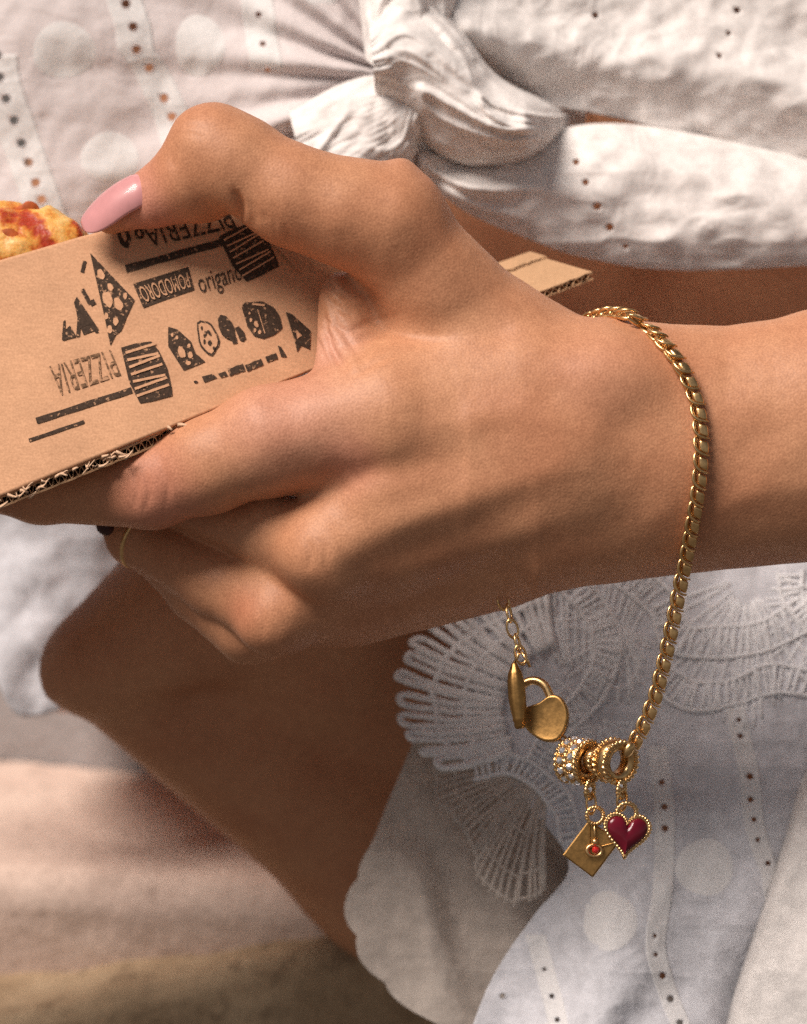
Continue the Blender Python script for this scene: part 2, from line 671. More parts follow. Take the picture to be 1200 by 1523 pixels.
def loft(P):
    x = P[:, 0]
    top = np.interp(x, FX, [f[1] for f in FW]); bot = np.interp(x, FX, [f[2] for f in FW])
    hc = np.interp(x, FX, [f[3] for f in FW]); rh = np.interp(x, FX, [f[4] for f in FW])
    cy = (top + bot) / 2; ry = (bot - top) / 2
    q = np.sqrt(((P[:, 1] - cy) / ry) ** 2 + ((P[:, 2] - hc) / rh) ** 2)
    d = (q - 1) * np.minimum(ry, rh)
    return np.maximum(d, 720 - x)


def chain(P, pts, s=(1, 1, 1), k=18):
    d = None
    for a, b in zip(pts[:-1], pts[1:]):
        e = cone(P, a[:3], b[:3], a[3], b[3], s)
        d = e if d is None else smin(d, e, k)
    return d

INDEX = [(575, 622, 62, 92), (400, 656, 62, 80), (312, 692, 46, 69), (228, 721, 16, 64), (60, 722, -70, 55), (-80, 700, -150, 48)]
MIDDLE = [(486, 822, 62, 64), (405, 786, -16, 60), (268, 738, -140, 54), (180, 650, -230, 46), (240, 600, -270, 42)]
RING = [(412, 908, -14, 60), (322, 862, -82, 52), (205, 794, -165, 46), (160, 700, -230, 42), (220, 640, -260, 40)]
PINKY = [(370, 932, -98, 58), (298, 880, -146, 46), (222, 808, -206, 40), (190, 740, -245, 36)]
THUMB = [(800, 548, -6, 92), (656, 430, 24, 79), (575, 330, 48, 83), (510, 314, 56, 75), (435, 291, 58, 70), (345, 238, 50, 66), (314, 217, 46, 62)]
TTIP = [(314, 222, 42, 64), (280, 268, 28, 56), (232, 293, 8, 42), (166, 322, -14, 27)]


def hand(P):
    P = np.asarray(P, np.float32)
    pal = loft(P)
    for a, b in (((600, 625, 66, 92), (860, 612, 30, 112)), ((500, 806, 56, 74), (860, 672, 28, 118)),
                 ((432, 894, -18, 66), (860, 726, -8, 112)), ((400, 910, -90, 62), (860, 752, -46, 100))):
        pal = smin(pal, cone(P, a[:3], b[:3], a[3], b[3], (1, 1, 1.12)), 42)
    pal = smin(pal, cone(P, (590, 715, 44), (820, 672, 30), 92, 112), 50)
    pal = smin(pal, cone(P, (590, 572, 36), (760, 560, 20), 66, 98), 50)
    pal = smin(pal, cone(P, (520, 880, -66), (720, 818, -46), 74, 86), 40)
    # web between thumb and forefinger
    web = smin(cone(P, (508, 440, -8), (512, 540, 26), 30, 40), cone(P, (585, 455, -50), (700, 520, -10), 62, 88), 50)
    pal = smin(pal, web, 45)
    th = chain(P, THUMB, (1, 1, 1.05), 30)
    th = smin(th, chain(P, TTIP, (1, 1, 1), 22), 16)
    th = smin(th, ell(P, (296, 292, 16), (58, 40, 46)), 14)          # pad of the thumb
    th = smin(th, ell(P, (597, 266, 40), (24, 30, 40)), 18)           # bony corner of the thumb's lower joint
    out = smin(pal, th, 34)
    ind = smin(pal, chain(P, INDEX), 36)
    mid = smin(pal, smin(chain(P, MIDDLE), ell(P, (478, 828, 78), (56, 50, 52)), 24), 34)
    rin = smin(pal, smin(chain(P, RING), ell(P, (404, 928, 0), (50, 46, 48)), 22), 30)
    pin = smin(pal, chain(P, PINKY), 26)
    out = smin(out, ind, 5)
    for f in (mid, rin, pin):
        out = smin(out, f, 6)
    # wrist bone and tendon of the thumb
    out = smin(out, ell(P, (905, 560, 70), (90, 52, 62)), 50)
    return out

HV, HF = surface_nets(hand, (-330, 110, -330), (1560, 1040, 250), 3.6)
HV = relax(HV, HF, 3, 0.5)


def vnormals(V, F):
    n = np.cross(V[F[:, 2]] - V[F[:, 0]], V[F[:, 3]] - V[F[:, 1]])
    N = np.zeros_like(V)
    for i in range(4): np.add.at(N, F[:, i], n)
    return N / (np.linalg.norm(N, axis=1)[:, None] + 1e-9)


def front_h(x, y):
    """height of the skin nearest the lens at (x, y)"""
    h = np.arange(260, -330, -4.0)
    v = hand(np.stack([np.full_like(h, x), np.full_like(h, y), h], 1))
    i = np.argmax(v < 0)
    return h[i] if v[i] < 0 else None

HN = vnormals(HV, HF)
c = HV[len(HV) // 2]
probe = hand((HV[:2000] + HN[:2000] * 3).astype(np.float32)).mean()
if probe < 0: HN = -HN


def crease(pts, depth, width, facing=0.15, hmin=-400):
    """press (depth > 0) or raise (depth < 0) a soft line into the skin"""
    pts = spline(pts, 24)
    d2 = np.full(len(HV), 1e9); w = np.zeros(len(HV))
    box = (HV[:, 0] > pts[:, 0].min() - 4 * width) & (HV[:, 0] < pts[:, 0].max() + 4 * width) & (HV[:, 1] > pts[:, 1].min() - 4 * width) & (HV[:, 1] < pts[:, 1].max() + 4 * width) & (HN[:, 2] > facing) & (HV[:, 2] > hmin)
    ii = np.nonzero(box)[0]
    if not len(ii): return
    best = np.full(len(ii), 1e9); tb = np.zeros(len(ii))
    for k in range(len(pts) - 1):
        a, b = pts[k], pts[k + 1]
        ab = b - a
        t = np.clip(((HV[ii][:, :2] - a) @ ab) / (ab @ ab + 1e-9), 0, 1)
        dd = np.linalg.norm(HV[ii][:, :2] - a - t[:, None] * ab, axis=1)
        m = dd < best
        best[m] = dd[m]; tb[m] = (k + t[m]) / (len(pts) - 1)
    fade = np.clip(np.sin(np.pi * np.clip(tb, 0.02, 0.98)), 0, 1) ** 0.6
    HV[ii] -= HN[ii] * (depth * fade * np.exp(-(best / width) ** 2))[:, None]

# folds of the web, creases of the thumb joint, tendons over the back of the hand
for pts, dp, wd in [
    ([(478, 452), (482, 490), (494, 520), (512, 548)], 9, 6), ([(492, 448), (500, 480), (520, 512)], 4, 5),
    ([(486, 446), (508, 462), (530, 470)], 4, 5), ([(490, 420), (504, 436), (520, 446)], 3.5, 5), ([(500, 520), (540, 505), (575, 492)], 3, 6),
    ([(512, 500), (545, 482), (590, 470)], 2.5, 6), ([(490, 500), (520, 530), (530, 560)], -4, 8), ([(495, 400), (500, 420), (506, 470)], -4, 10),
    ([(348, 282), (357, 305), (356, 330)], 9, 6), ([(372, 296), (378, 318), (376, 340)], 2, 7), ([(392, 312), (396, 332)], 1.2, 7),
    ([(262, 205), (255, 232), (262, 252)], 2, 9), 
    ([(505, 812), (640, 760), (860, 690)], -5, 24), ([(440, 905), (620, 850), (840, 770)], -5, 20), ([(590, 650), (720, 620), (860, 610)], -4, 26),
    ([(480, 872), (600, 826), (760, 762)], 4, 22), ([(470, 715), (560, 704), (700, 680)], 5, 22), ([(470, 940), (600, 898), (760, 842)], 4, 16),
    ([(600, 300), (680, 390), (770, 470)], -3, 18), ([(640, 400), (720, 470), (800, 520)], 3, 24),
    ([(1060, 700), (1120, 660), (1190, 640)], 3, 30), ([(1060, 760), (1130, 730), (1200, 722)], -3, 20),
    ([(620, 240), (650, 282), (690, 336), (720, 378)], -1.5, 6),

    ([(270, 178), (284, 172), (302, 176)], 1.0, 4), ([(268, 190), (286, 186), (306, 190)], 1.2, 4), ([(264, 202), (284, 200), (306, 206)], 1.0, 4),
    ([(404, 300), (410, 322), (408, 344)], 1, 6), ([(420, 330), (430, 352), (430, 368)], 1.2, 6), ([(440, 360), (452, 380), (458, 400)], 1.4, 6),
    ([(476, 470), (500, 486), (526, 494)], 3, 4), ([(474, 486), (496, 506), (515, 520)], 3, 4), ([(478, 436), (500, 452), (514, 462)], 3, 4),
    ([(520, 560), (560, 540), (600, 520)], 2, 6), ([(470, 500), (478, 522), (490, 548)], 3.5, 4), ([(505, 470), (516, 500), (535, 530)], 2.5, 4),
    ([(455, 800), (462, 822), (458, 850)], 1.5, 5), ([(480, 795), (486, 820), (484, 850)], 1.2, 5), ([(388, 905), (394, 925), (390, 948)], 1.2, 5),
    ([(215, 700), (222, 730), (216, 762)], 1.8, 5), ([(240, 690), (250, 722), (246, 760)], 1.6, 5), ([(198, 700), (204, 730), (198, 758)], 1.4, 5),

]:
    crease(pts, dp, wd)
HV += HN * (noise(HV[:, 0] / 46, HV[:, 1] / 46, HV[:, 2] / 46) * 1.6 + noise(HV[:, 0] / 14, HV[:, 1] / 14, HV[:, 2] / 14) * 0.22)[:, None]


def torso(P):
    P = np.asarray(P, np.float32)
    d = (np.sqrt(((P[:, 0] - 1000) / 960) ** 2 + ((P[:, 2] + 1400) / 560) ** 2) - 1) * 560
    d = np.maximum(d, -1500 - P[:, 1]); d = np.maximum(d, P[:, 1] - 1050)
    d = smin(d, ell(P, (1150, 900, -1330), (850, 420, 620)), 200)
    # raised leg: knee, thigh and calf folded together
    leg = smin(cone(P, (138, 985, -640), (520, 760, -600), 78, 210), cone(P, (142, 1000, -680), (640, 1230, -1020), 66, 212), 40)
    leg = smin(leg, cone(P, (98, 1006, -650), (150, 980, -680), 42, 70), 22)          # kneecap
    leg = smin(leg, cone(P, (480, 900, -760), (860, 960, -1080), 200, 330), 60)
    leg = smin(leg, cone(P, (640, 1230, -1020), (1050, 1300, -1150), 212, 190), 60)
    d = smin(d, leg, 60)
    # other thigh, under the skirt
    d = smin(d, cone(P, (1250, 1000, -1200), (1500, 1500, -700), 380, 260), 120)
    # upper arm and elbow, outside the picture
    arm = smin(cone(P, (1500, 630, -18), (2350, 520, -420), 150, 190), cone(P, (2350, 520, -420), (2050, -1300, -1200), 200, 270), 60)
    return smin(d, arm, 40)

BV, BF = surface_nets(torso, (-350, -1560, -2000), (2700, 1750, 260), 22, 4)
BV = relax(BV, BF, 2, 0.5)
bn = vnormals(BV, BF)
if torso((BV[:4000] + bn[:4000] * 8).astype(np.float32)).mean() - torso(BV[:4000].astype(np.float32)).mean() > 0:
    BF = BF[:, ::-1]
if probe > 0: HF = HF[:, ::-1]       # the layout frame is left-handed

FLUSH = [((225, 300, 20), 90, 0.55, (0.56, 0.25, 0.19)), ((430, 610, 130), 170, 0.30, (0.62, 0.33, 0.245)), ((230, 740, 70), 120, 0.45, (0.50, 0.20, 0.135)),
         ((520, 690, 140), 70, 0.35, (0.52, 0.22, 0.15)), ((350, 905, 30), 60, 0.35, (0.46, 0.19, 0.11)), ((500, 520, 40), 70, 0.40, (0.60, 0.34, 0.26)),
         ((600, 290, 60), 70, 0.25, (0.56, 0.27, 0.17)), ((890, 560, 120), 100, 0.22, (0.58, 0.29, 0.19)), ((300, 210, 90), 60, 0.25, (0.60, 0.34, 0.20))]
M_skin = skin_mat('skin', (0.53, 0.252, 0.136), True)
V = np.concatenate([HV, BV]); F = np.concatenate([HF, BF + len(HV)])
body = mk('body', V, F, M_skin, person)
# natural colour of the skin: pinker finger joints, paler web
tone0 = np.array((0.52, 0.262, 0.142))
fl = np.ones((len(V), 3))
for (P, r, amt, colr) in FLUSH:
    q = np.linalg.norm(V - np.array(P, float), axis=1) / r
    w = np.clip((1 - q) / 0.85, 0, 1); w = (w * w * (3 - 2 * w) * min(0.9, amt * 1.5))[:, None]
    fl = fl * (1 - w) + (np.array(colr) / tone0) * w
ca = body.data.color_attributes.new('flush', 'FLOAT_COLOR', 'POINT')
ca.data.foreach_set('color', np.column_stack([fl, np.ones(len(fl))]).astype(np.float32).ravel())

# thumb nail
nail_mat = plain_mat('pink_nail_polish', (0.62, 0.285, 0.285), 0.36, 300, 0.08, 0, 0.4, 0.0, 0.3)
ax = unit((-108, 74, -34)); nn = unit((-0.40, -0.60, 0.70)); nn = unit(nn - ax * np.dot(nn, ax)); bb = np.cross(ax, nn)
o0 = np.array((225, 279, 23.0))
rows, cols = 26, 19
NV = []
for i in range(rows):
    t = i / (rows - 1)
    half = 37 * (min(1, (t / 0.14)) ** 0.5 * 0.12 + 0.88) * (1.0 if t < 0.45 else math.sqrt(max(0.0, 1 - ((t - 0.45) / 0.56) ** 2.0)) )
    half = max(half, 0.6)
    for j in range(cols):
        v = -1 + 2 * j / (cols - 1)
        ang = v * 1.15 * (half / 37)
        R = 33
        cut = 15 * (v * v) * (1 - t)
        p = o0 + ax * (t * 120 - 2 + cut) + bb * (R * math.sin(ang)) * 1.05 + nn * (R * math.cos(ang) - R + 26 - 12 * t * t + 8 * math.sin(math.pi * t) - 5 * max(0, 1 - t / 0.12))
        NV.append(p)
nail = mk('thumb_nail', NV, grid_faces(rows, cols), nail_mat, person)
nail['label'] = 'long pointed pink thumb nail'
solidify(nail, 5, 0)

# ================================================================== clothes (parts of the person)
M_blouse = cloth_mat('sheer_white_cotton', (0.74, 0.675, 0.665), 0.05, 2600, 1.0)
M_white = cloth_mat('white_cotton', (0.90, 0.86, 0.83), 0.06, 2600, 1.0, 0.05)
M_thread = cloth_mat('white_embroidery', (0.88, 0.855, 0.84), 0.1, 3500)
M_tulle = cloth_mat('shade_grey_tulle', (0.75, 0.755, 0.80), 0.12, 2600, 0.95, 0.12)  # sheer white cloth; the cool grey of its shade put into the colour
M_sdot = cloth_mat('skirt_dots', (0.90, 0.89, 0.89), 0.1, 2600, 0.85)
M_dot = cloth_mat('woven_dots', (0.90, 0.885, 0.87), 0.1, 2600, 0.9)
M_net = cloth_mat('net_thread', (0.92, 0.92, 0.94), 0.1, 3500, 0.95)
M_under = cloth_mat('sheer_underskirt', (0.76, 0.68, 0.61), 0.15, 2600, 0.78, 0.14)
M_lace = cloth_mat('lace_thread', (0.93, 0.92, 0.93), 0.1, 3500)


def strip(name, top, bot, nu, nv, hfun, mat, parent, holes=(), lift=0.0, thick=4.0, wr=1.0):
    """cloth sheet spanned between two edge lines, hung at the depth hfun(x, y, u, v), with real eyelet holes"""
    T = spline(top, nu); B_ = spline(bot, nu)
    v = np.linspace(0, 1, nv)[None, :, None]
    XY = T[:, None, :] * (1 - v) + B_[:, None, :] * v
    X, Y = XY[..., 0].ravel(), XY[..., 1].ravel()
    U = np.repeat(np.linspace(0, 1, nu), nv); VV = np.tile(np.linspace(0, 1, nv), nu)
    H = hfun(X, Y, U, VV) + lift + crinkle(X, Y, wr * 0.45)
    F = np.array(grid_faces(nu, nv))
    if len(holes):
        cx = X[F].mean(1); cy = Y[F].mean(1)
        keep = np.ones(len(F), bool)
        for (hx, hy, hr) in holes:
            keep &= (cx - hx) ** 2 + (cy - hy) ** 2 > hr * hr
        for (hx, hy, hr) in holes:
            d = np.hypot(X - hx, Y - hy)
            bad = F[~keep]
            ring = np.intersect1d(np.unique(F[keep]), np.unique(bad)) if len(bad) else np.array([], int)
            ring = ring[d[ring] < hr * 1.9]
            if len(ring):
                k = hr / np.maximum(d[ring], 1e-3)
                X[ring] = hx + (X[ring] - hx) * k; Y[ring] = hy + (Y[ring] - hy) * k
        F = F[keep]
    o = mk(name, np.stack([X, Y, H], 1), F, mat, parent)
    return solidify(o, thick) if thick else o


def rings(name, holes, hfun, mat, parent, r_thread=1.3):
    """stitched rims round the eyelets: each one a piece"""
    for (hx, hy, hr) in holes:
        t = np.linspace(0, 2 * math.pi, 15)[:-1]
        x = hx + (hr + 1) * np.cos(t); y = hy + (hr + 1) * np.sin(t)
        P = np.stack([x, y, hfun(x, y, None, None) + 2], 1)
        V, F = tube(P, r_thread, 5, True)
        mk(name, V, F, mat, parent)


def dot(name, cx, cy, rx, ry, hfun, mat, parent, rot=0.0, lift=1.5):
    n, m = 40, 8
    P = []
    for j in range(m):
        for i in range(n):
            t = 2 * math.pi * i / n
            q = (j + 0.001) / (m - 1)
            w = 1 + 0.03 * math.sin(3 * t + cx)
            a = rx * q * w * math.cos(t); b = ry * q * w * math.sin(t)
            P.append((cx + a * math.cos(rot) - b * math.sin(rot), cy + a * math.sin(rot) + b * math.cos(rot), lift * (1 - q ** 6)))
    P = np.array(P)
    P[:, 2] += hfun(P[:, 0], P[:, 1], None, None) + 2.5
    return mk(name, P, grid_faces(m, n, False, True), mat, parent)


# ---- blouse: front panel on the left
def h_front(x, y, u=None, v=None):
    dx, dy = 610 - x, y - 118
    r = np.hypot(dx, dy) + 1e-3; a = np.arctan2(dy, dx)
    near = np.exp(-r / 260)
    h = -560 - 0.10 * np.clip(400 - x, 0, None)
    h = h + 22 * np.exp(-((a + 0.10) / 0.07) ** 2) * np.clip(r / 90, 0, 1) * np.exp(-r / 420)      # fold running left from the knot
    h = h - 14 * np.exp(-((a - 0.05) / 0.10) ** 2) * np.exp(-r / 420)
    h = h + 30 * np.exp(-((a - 0.32) / 0.08) ** 2) * np.exp(-r / 220) - 24 * np.exp(-((a - 0.44) / 0.06) ** 2) * np.exp(-r / 260)
    h = h + 16 * near * np.sin(a * 26)
    h = h + 10 * np.sin(x / 62 + y / 210) + 8 * noise(x / 90, y / 120) + 2.0 * noise(x / 22, y / 26) + 0.2 * crinkle(x, y)
    return h

eA = [(-4, 82), (0, 115), (9, 147), (21, 179), (32, 213), (42, 242), (53, 272), (62, 297), (72, 326)]
eB = [(183, -28), (187, 6), (198, 40), (203, 74), (222, 101), (244, 146), (256, 174), (264, 205), (276, 238), (290, 270)]
eC = [(380, -18), (385, 22), (391, 66), (398, 104)]
hf = [(x, y, 6.8) for x, y in eA + eB] + [(x, y, 4.5) for x, y in eC]
blouse = strip('blouse', [(-160, -130), (200, -130), (500, -130), (680, -130)], [(-160, 600), (200, 600), (460, 560), (650, 420)], 250, 230, h_front, M_blouse, person, hf, wr=0.0)
blouse['label'] = 'sheer white eyelet blouse tied in a knot at the waist'
for pts, w in ((eA, 30), (eB, 27), (eC, 24)):
    p = np.array(pts, float)
    strip('eyelet_band', p - (w, 0), p + (w, 0), 110, 16, h_front, M_dot, blouse, [h for h in hf if min(abs(h[0] - q[0]) + abs(h[1] - q[1]) for q in pts) < 1], 2.0, 1.5, 0.0)
rings('eyelet_rim', hf, h_front, M_blouse, blouse)
for cx, cy, rx, ry in ((95, 75, 47, 42), (297, 68, 37, 46), (163, 234, 43, 37), (-40, 250, 40, 38), (480, -30, 40, 38), (60, -70, 44, 40)):
    dot('woven_dot', cx, cy, rx, ry, h_front, M_dot, blouse)


# ---- the rest of the bodice, above and beside the picture
def h_bod(x, y, u, v):
    return -1330 + 640 * np.sqrt(np.clip(1 - ((x - 900) / 1080) ** 2, 0.02, 1)) + 12 * noise(x / 120, y / 120)

strip('bodice', [(-130, -1480), (300, -1500), (900, -1500), (1500, -1500), (1960, -1480)], [(-130, -90), (300, -90), (900, -40), (1500, 60), (1960, 60)], 90, 90, h_bod, M_white, blouse)

# ---- knot and tails
def h_tail(x, y, u, v):
    # ridge of the rolled fold, low on the sheet, then tucked under
    k = np.exp(-((v - 0.70) / 0.14) ** 2)
    h = -560 + 38 * k * (0.5 + 0.5 * u) - 18 * np.clip((v - 0.80) / 0.2, 0, 1) ** 1.5 + 60 * np.exp(-((u - 0.05) / 0.25) ** 2) * np.sin(np.pi * np.clip(v, 0, 1))
    return h + 9 * noise(x / 70, y / 50) + 4 * noise(x / 24, y / 20) + 12 * np.sin((y - 0.32 * x) / 17) * np.exp(-((u - 0.1) / 0.2) ** 2)

ht = [(885, 24, 5), (1096, 16, 5), (1083, 50, 4), (1070, 84, 4), (1073, 203, 4.5)]
tail_u = strip('upper_tail', [(655, -80), (780, -120), (1000, -120), (1300, -120)], [(690, 112), (800, 152), (945, 182), (1300, 270)], 200, 110, h_tail, M_white, blouse, ht[:4])


def h_lobe(x, y, u, v):
    h = -570 + 66 * np.sin(np.pi * np.clip(v, 0, 1) ** 0.9) ** 0.8 + 46 * v
    h = h + 20 * np.sin((y - 205 + 0.42 * (x - 640)) / 13) * np.exp(-((u - 0.02) / 0.18) ** 2)
    h = h + 26 * np.exp(-((v - 0.42 - 0.25 * (1 - u)) / 0.07) ** 2) * np.exp(-((u - 0.22) / 0.2) ** 2)
    h = h + 14 * np.exp(-((v - 0.86) / 0.06) ** 2) * np.exp(-((u - 0.22) / 0.16) ** 2)
    return h + 12 * noise(x / 110, y / 60) + 5 * noise(x / 34, y / 24)

hl = [(857, 242, 5), (871, 272, 5), (888, 307, 6), (907, 338, 6), (931, 366, 4)]
lobe = strip('lower_tail', [(622, 214), (720, 226), (835, 192), (935, 186), (1070, 208), (1300, 262)], [(628, 262), (690, 312), (770, 348), (870, 382), (1020, 401), (1300, 388)], 200, 90, h_lobe, M_white, blouse, hl)


def h_knot(x, y, u, v):
    h = -520 + 150 * np.sin(np.pi * np.clip(v, 0.0, 1)) ** 0.6
    a = 1 - np.abs(noise(u * 2.6 + 1.5 * noise(u * 3, v * 3), v * 8 + 1.2 * u))
    c = 1 - np.abs(noise(u * 5 + 7, v * 17 + 2.0 * u))
    h = h + 17 * a ** 2 + 5 * c ** 2 - 12
    return h - 330 * np.clip((u - 0.74) / 0.26, 0, 1) ** 1.4 + 4 * noise(x / 26, y / 20)

strip('knot', [(548, 30), (600, -30), (672, 20), (730, 105), (800, 146), (872, 160)], [(560, 150), (610, 196), (672, 238), (740, 246), (800, 230), (866, 205)], 170, 140, h_knot, M_white, blouse)


def h_bow(x, y, u, v):
    a = 1 - np.abs(noise(u * 2 + 3, v * 9 + 1.5 * noise(u * 3, v * 2)))
    c = 1 - np.abs(noise(u * 4 + 5, v * 20))
    h = -500 + 70 * np.sin(np.pi * v) ** 0.6 + (13 * a ** 2 + 4 * c ** 2) * (0.4 + 0.6 * u)
    return h + 5 * noise(x / 20, y / 20)

strip('gathered_flap', [(612, 120), (570, 112), (510, 125), (430, 168)], [(626, 205), (606, 256), (560, 300), (470, 330)], 90, 90, h_bow, M_white, blouse)


def h_top(x, y, u, v):
    h = -530 + 100 * np.sin(np.pi * np.clip(u, 0, 1)) ** 0.7 + 20 * (1 - np.abs(noise(u * 8 + 1.5 * noise(v * 3, u * 3), v * 2))) ** 2 * (0.3 + v)
    return h + 5 * noise(x / 24, y / 30)

strip('gathered_top', [(520, -130), (580, -130), (640, -130), (700, -130)], [(545, 90), (580, 110), (630, 105), (668, 70)], 90, 90, h_top, M_white, blouse)


# ---- skirt
def h_skirt(x, y, u=None, v=None):
    h = -500 + 0.34 * (y - 900)
    h = h + 34 * np.sin((x + 0.35 * (y - 1200)) / 74 + noise(x / 200, y / 240)) * np.clip((y - 900) / 300, 0.15, 1) + 17 * np.sin((x + 0.28 * y) / 33 + 1.6 * noise(x / 90, y / 160)) * np.clip((y - 1150) / 300, 0, 1)
    return h + 14 * noise(x / 120, y / 160) + 4 * noise(x / 30, y / 40) + 0.45 * crinkle(x, y)

ks = [(984, 1164, 5.5), (988, 1200, 6), (989, 1232, 6), (975, 1420, 4.5), (985, 1451, 6.5), (997, 1486, 6.5), (1011, 1521, 6), (1115, 1155, 6.5), (1116, 1189, 5.5),
      (1121, 1219, 5), (1127, 1249, 4.5), (1142, 1284, 5), (747, 1481, 5), (810, 1442, 4), (821, 1482, 5), (829, 1517, 5), (1099, 1071, 4.5), (1101, 1095, 5), (974, 1392, 4)]
ks = [(x, y, r * 0.85) for x, y, r in ks]
skirt = strip('skirt', [(715, 640), (715, 800), (705, 960), (705, 1085), (780, 1190), (846, 1285), (795, 1360), (740, 1440), (705, 1520), (680, 1620)],
              [(1400, 640), (1400, 800), (1400, 960), (1400, 1085), (1400, 1190), (1400, 1285), (1400, 1360), (1400, 1440), (1400, 1520), (1400, 1620)], 330, 220, h_skirt, M_tulle, person, ks, wr=0.0)
skirt['label'] = 'sheer white skirt, grey of its shade put into the colour, with lace fans, woven dots and eyelets'
for pts in ([(978, 1110), (984, 1164), (988, 1200), (989, 1232), (986, 1320), (975, 1400), (985, 1451), (1000, 1495), (1011, 1521), (1030, 1570)],
            [(1094, 1040), (1099, 1080), (1115, 1155), (1121, 1219), (1134, 1268), (1146, 1300), (1152, 1340)], [(796, 1390), (810, 1442), (821, 1482), (829, 1517), (840, 1570)]):
    p = spline(pts, 40)
    strip('eyelet_band', p - (15, 0), p + (15, 0), 160, 14, h_skirt, M_sdot, skirt, [k for k in ks if np.min(np.hypot(p[:, 0] - k[0], p[:, 1] - k[1])) < 12], 2.5, 1.5, 0.0)
rings('eyelet_rim', ks, h_skirt, M_tulle, skirt, 1.2)
for cx, cy, rx, ry in ((1048, 1290, 43, 42), (906, 1370, 41, 45), (820, 1560, 40, 42)):
    dot('woven_dot', cx, cy, rx, ry, h_skirt, M_sdot, skirt)


def h_fold(x, y, u, v):
    return -330 + 0.34 * (y - 1200) + 50 * np.sin(np.pi * np.clip(v * 0.5 + 0.02, 0, 1)) ** 0.6 - 60 * np.exp(-(v / 0.03) ** 2) + 10 * noise(x / 60, y / 90)

strip('skirt_fold', [(1235, 1090), (1192, 1165), (1165, 1255), (1142, 1330), (1112, 1420), (1085, 1510), (1070, 1620)], [(1420, 1090), (1420, 1165), (1420, 1255), (1420, 1330), (1420, 1420), (1420, 1510), (1420, 1620)], 120, 60, h_fold, M_white, skirt)


def h_under(x, y, u=None, v=None):
    return -560 + 0.25 * (y - 1000) + 16 * np.sin((x - 0.55 * y) / 30 + 2 * noise(x / 120, y / 120)) * np.clip((y - 1150) / 200, 0, 1) + 10 * noise(x / 80, y / 80)

edge = spline([(625, 1090), (600, 1150), (577, 1205), (560, 1250), (545, 1290), (533, 1330), (531, 1370), (545, 1410), (562, 1440), (588, 1470), (625, 1500), (690, 1545), (760, 1640)], 80)
edge[:, 0] += -5 + 11 * np.abs(np.sin(np.linspace(0, 11, 80) * math.pi * 0.5)) ** 0.6 * np.clip((edge[:, 1] - 1250) / 60, 0, 1) * -1.2
strip('underskirt', edge, [(960, yy) for yy in np.linspace(1000, 1640, 13)], 160, 90, h_under, M_under, skirt)


def h_back(x, y, u, v):
    return -1010 + 20 * np.sin(x / 60 + y / 140) + 12 * noise(x / 50, y / 50)

strip('skirt_back', [(-220, 650), (0, 660), (160, 680), (320, 700)], [(-220, 900), (-30, 985), (44, 1066), (240, 980)], 80, 70, h_back, M_tulle, skirt)

# ---- lace: threads laid over the skirt
def fan(outer, inner, n, hfun, r=4.2, arcs=(0.3, 0.62), curl=0.0, loops=True, lift=6):
    mb = MB()
    O = spline(outer, n); I = spline(inner, n)
    def path(i0, t0=0.0, t1=1.0, m=14, q=0.0):
        a = O[i0]; b = I[i0]
        nrm = np.array((-(b - a)[1], (b - a)[0])) * curl
        t = np.linspace(t0, t1, m)[:, None]
        return a * (1 - t) + b * t + nrm * (t * (1 - t)) * 1.0
    def put(p2, rr):
        p2 = np.asarray(p2)
        h = hfun(p2[:, 0], p2[:, 1], None, None) + lift
        V, F = tube(np.column_stack([p2, h]), rr, 5)
        mb.add(V, F)
    O = O + rng.normal(0, 2.2, O.shape); I = I + rng.normal(0, 1.2, I.shape)
    for i in range(n - (n % 2)):
        put(path(i) + np.cumsum(rng.normal(0, 0.5, (14, 2)), 0), r * (0.85 + 0.3 * rng.random()))
    if loops:
        for i in range(0, n - 1, 2):
            a, b = O[i], O[i + 1]
            d = a - I[i]; d = d / np.linalg.norm(d)
            w = np.linalg.norm(b - a)
            m_ = (a + b) / 2
            put(spline([a, a * 0.75 + m_ * 0.25 + d * w * 0.55, m_ + d * w * 0.72, b * 0.75 + m_ * 0.25 + d * w * 0.55, b], 14), r)
    for t in arcs:
        pts = np.array([path(i, t, t, 1)[0] for i in range(n)])
        put(spline(pts, n * 3), r * 0.85)
    return mb

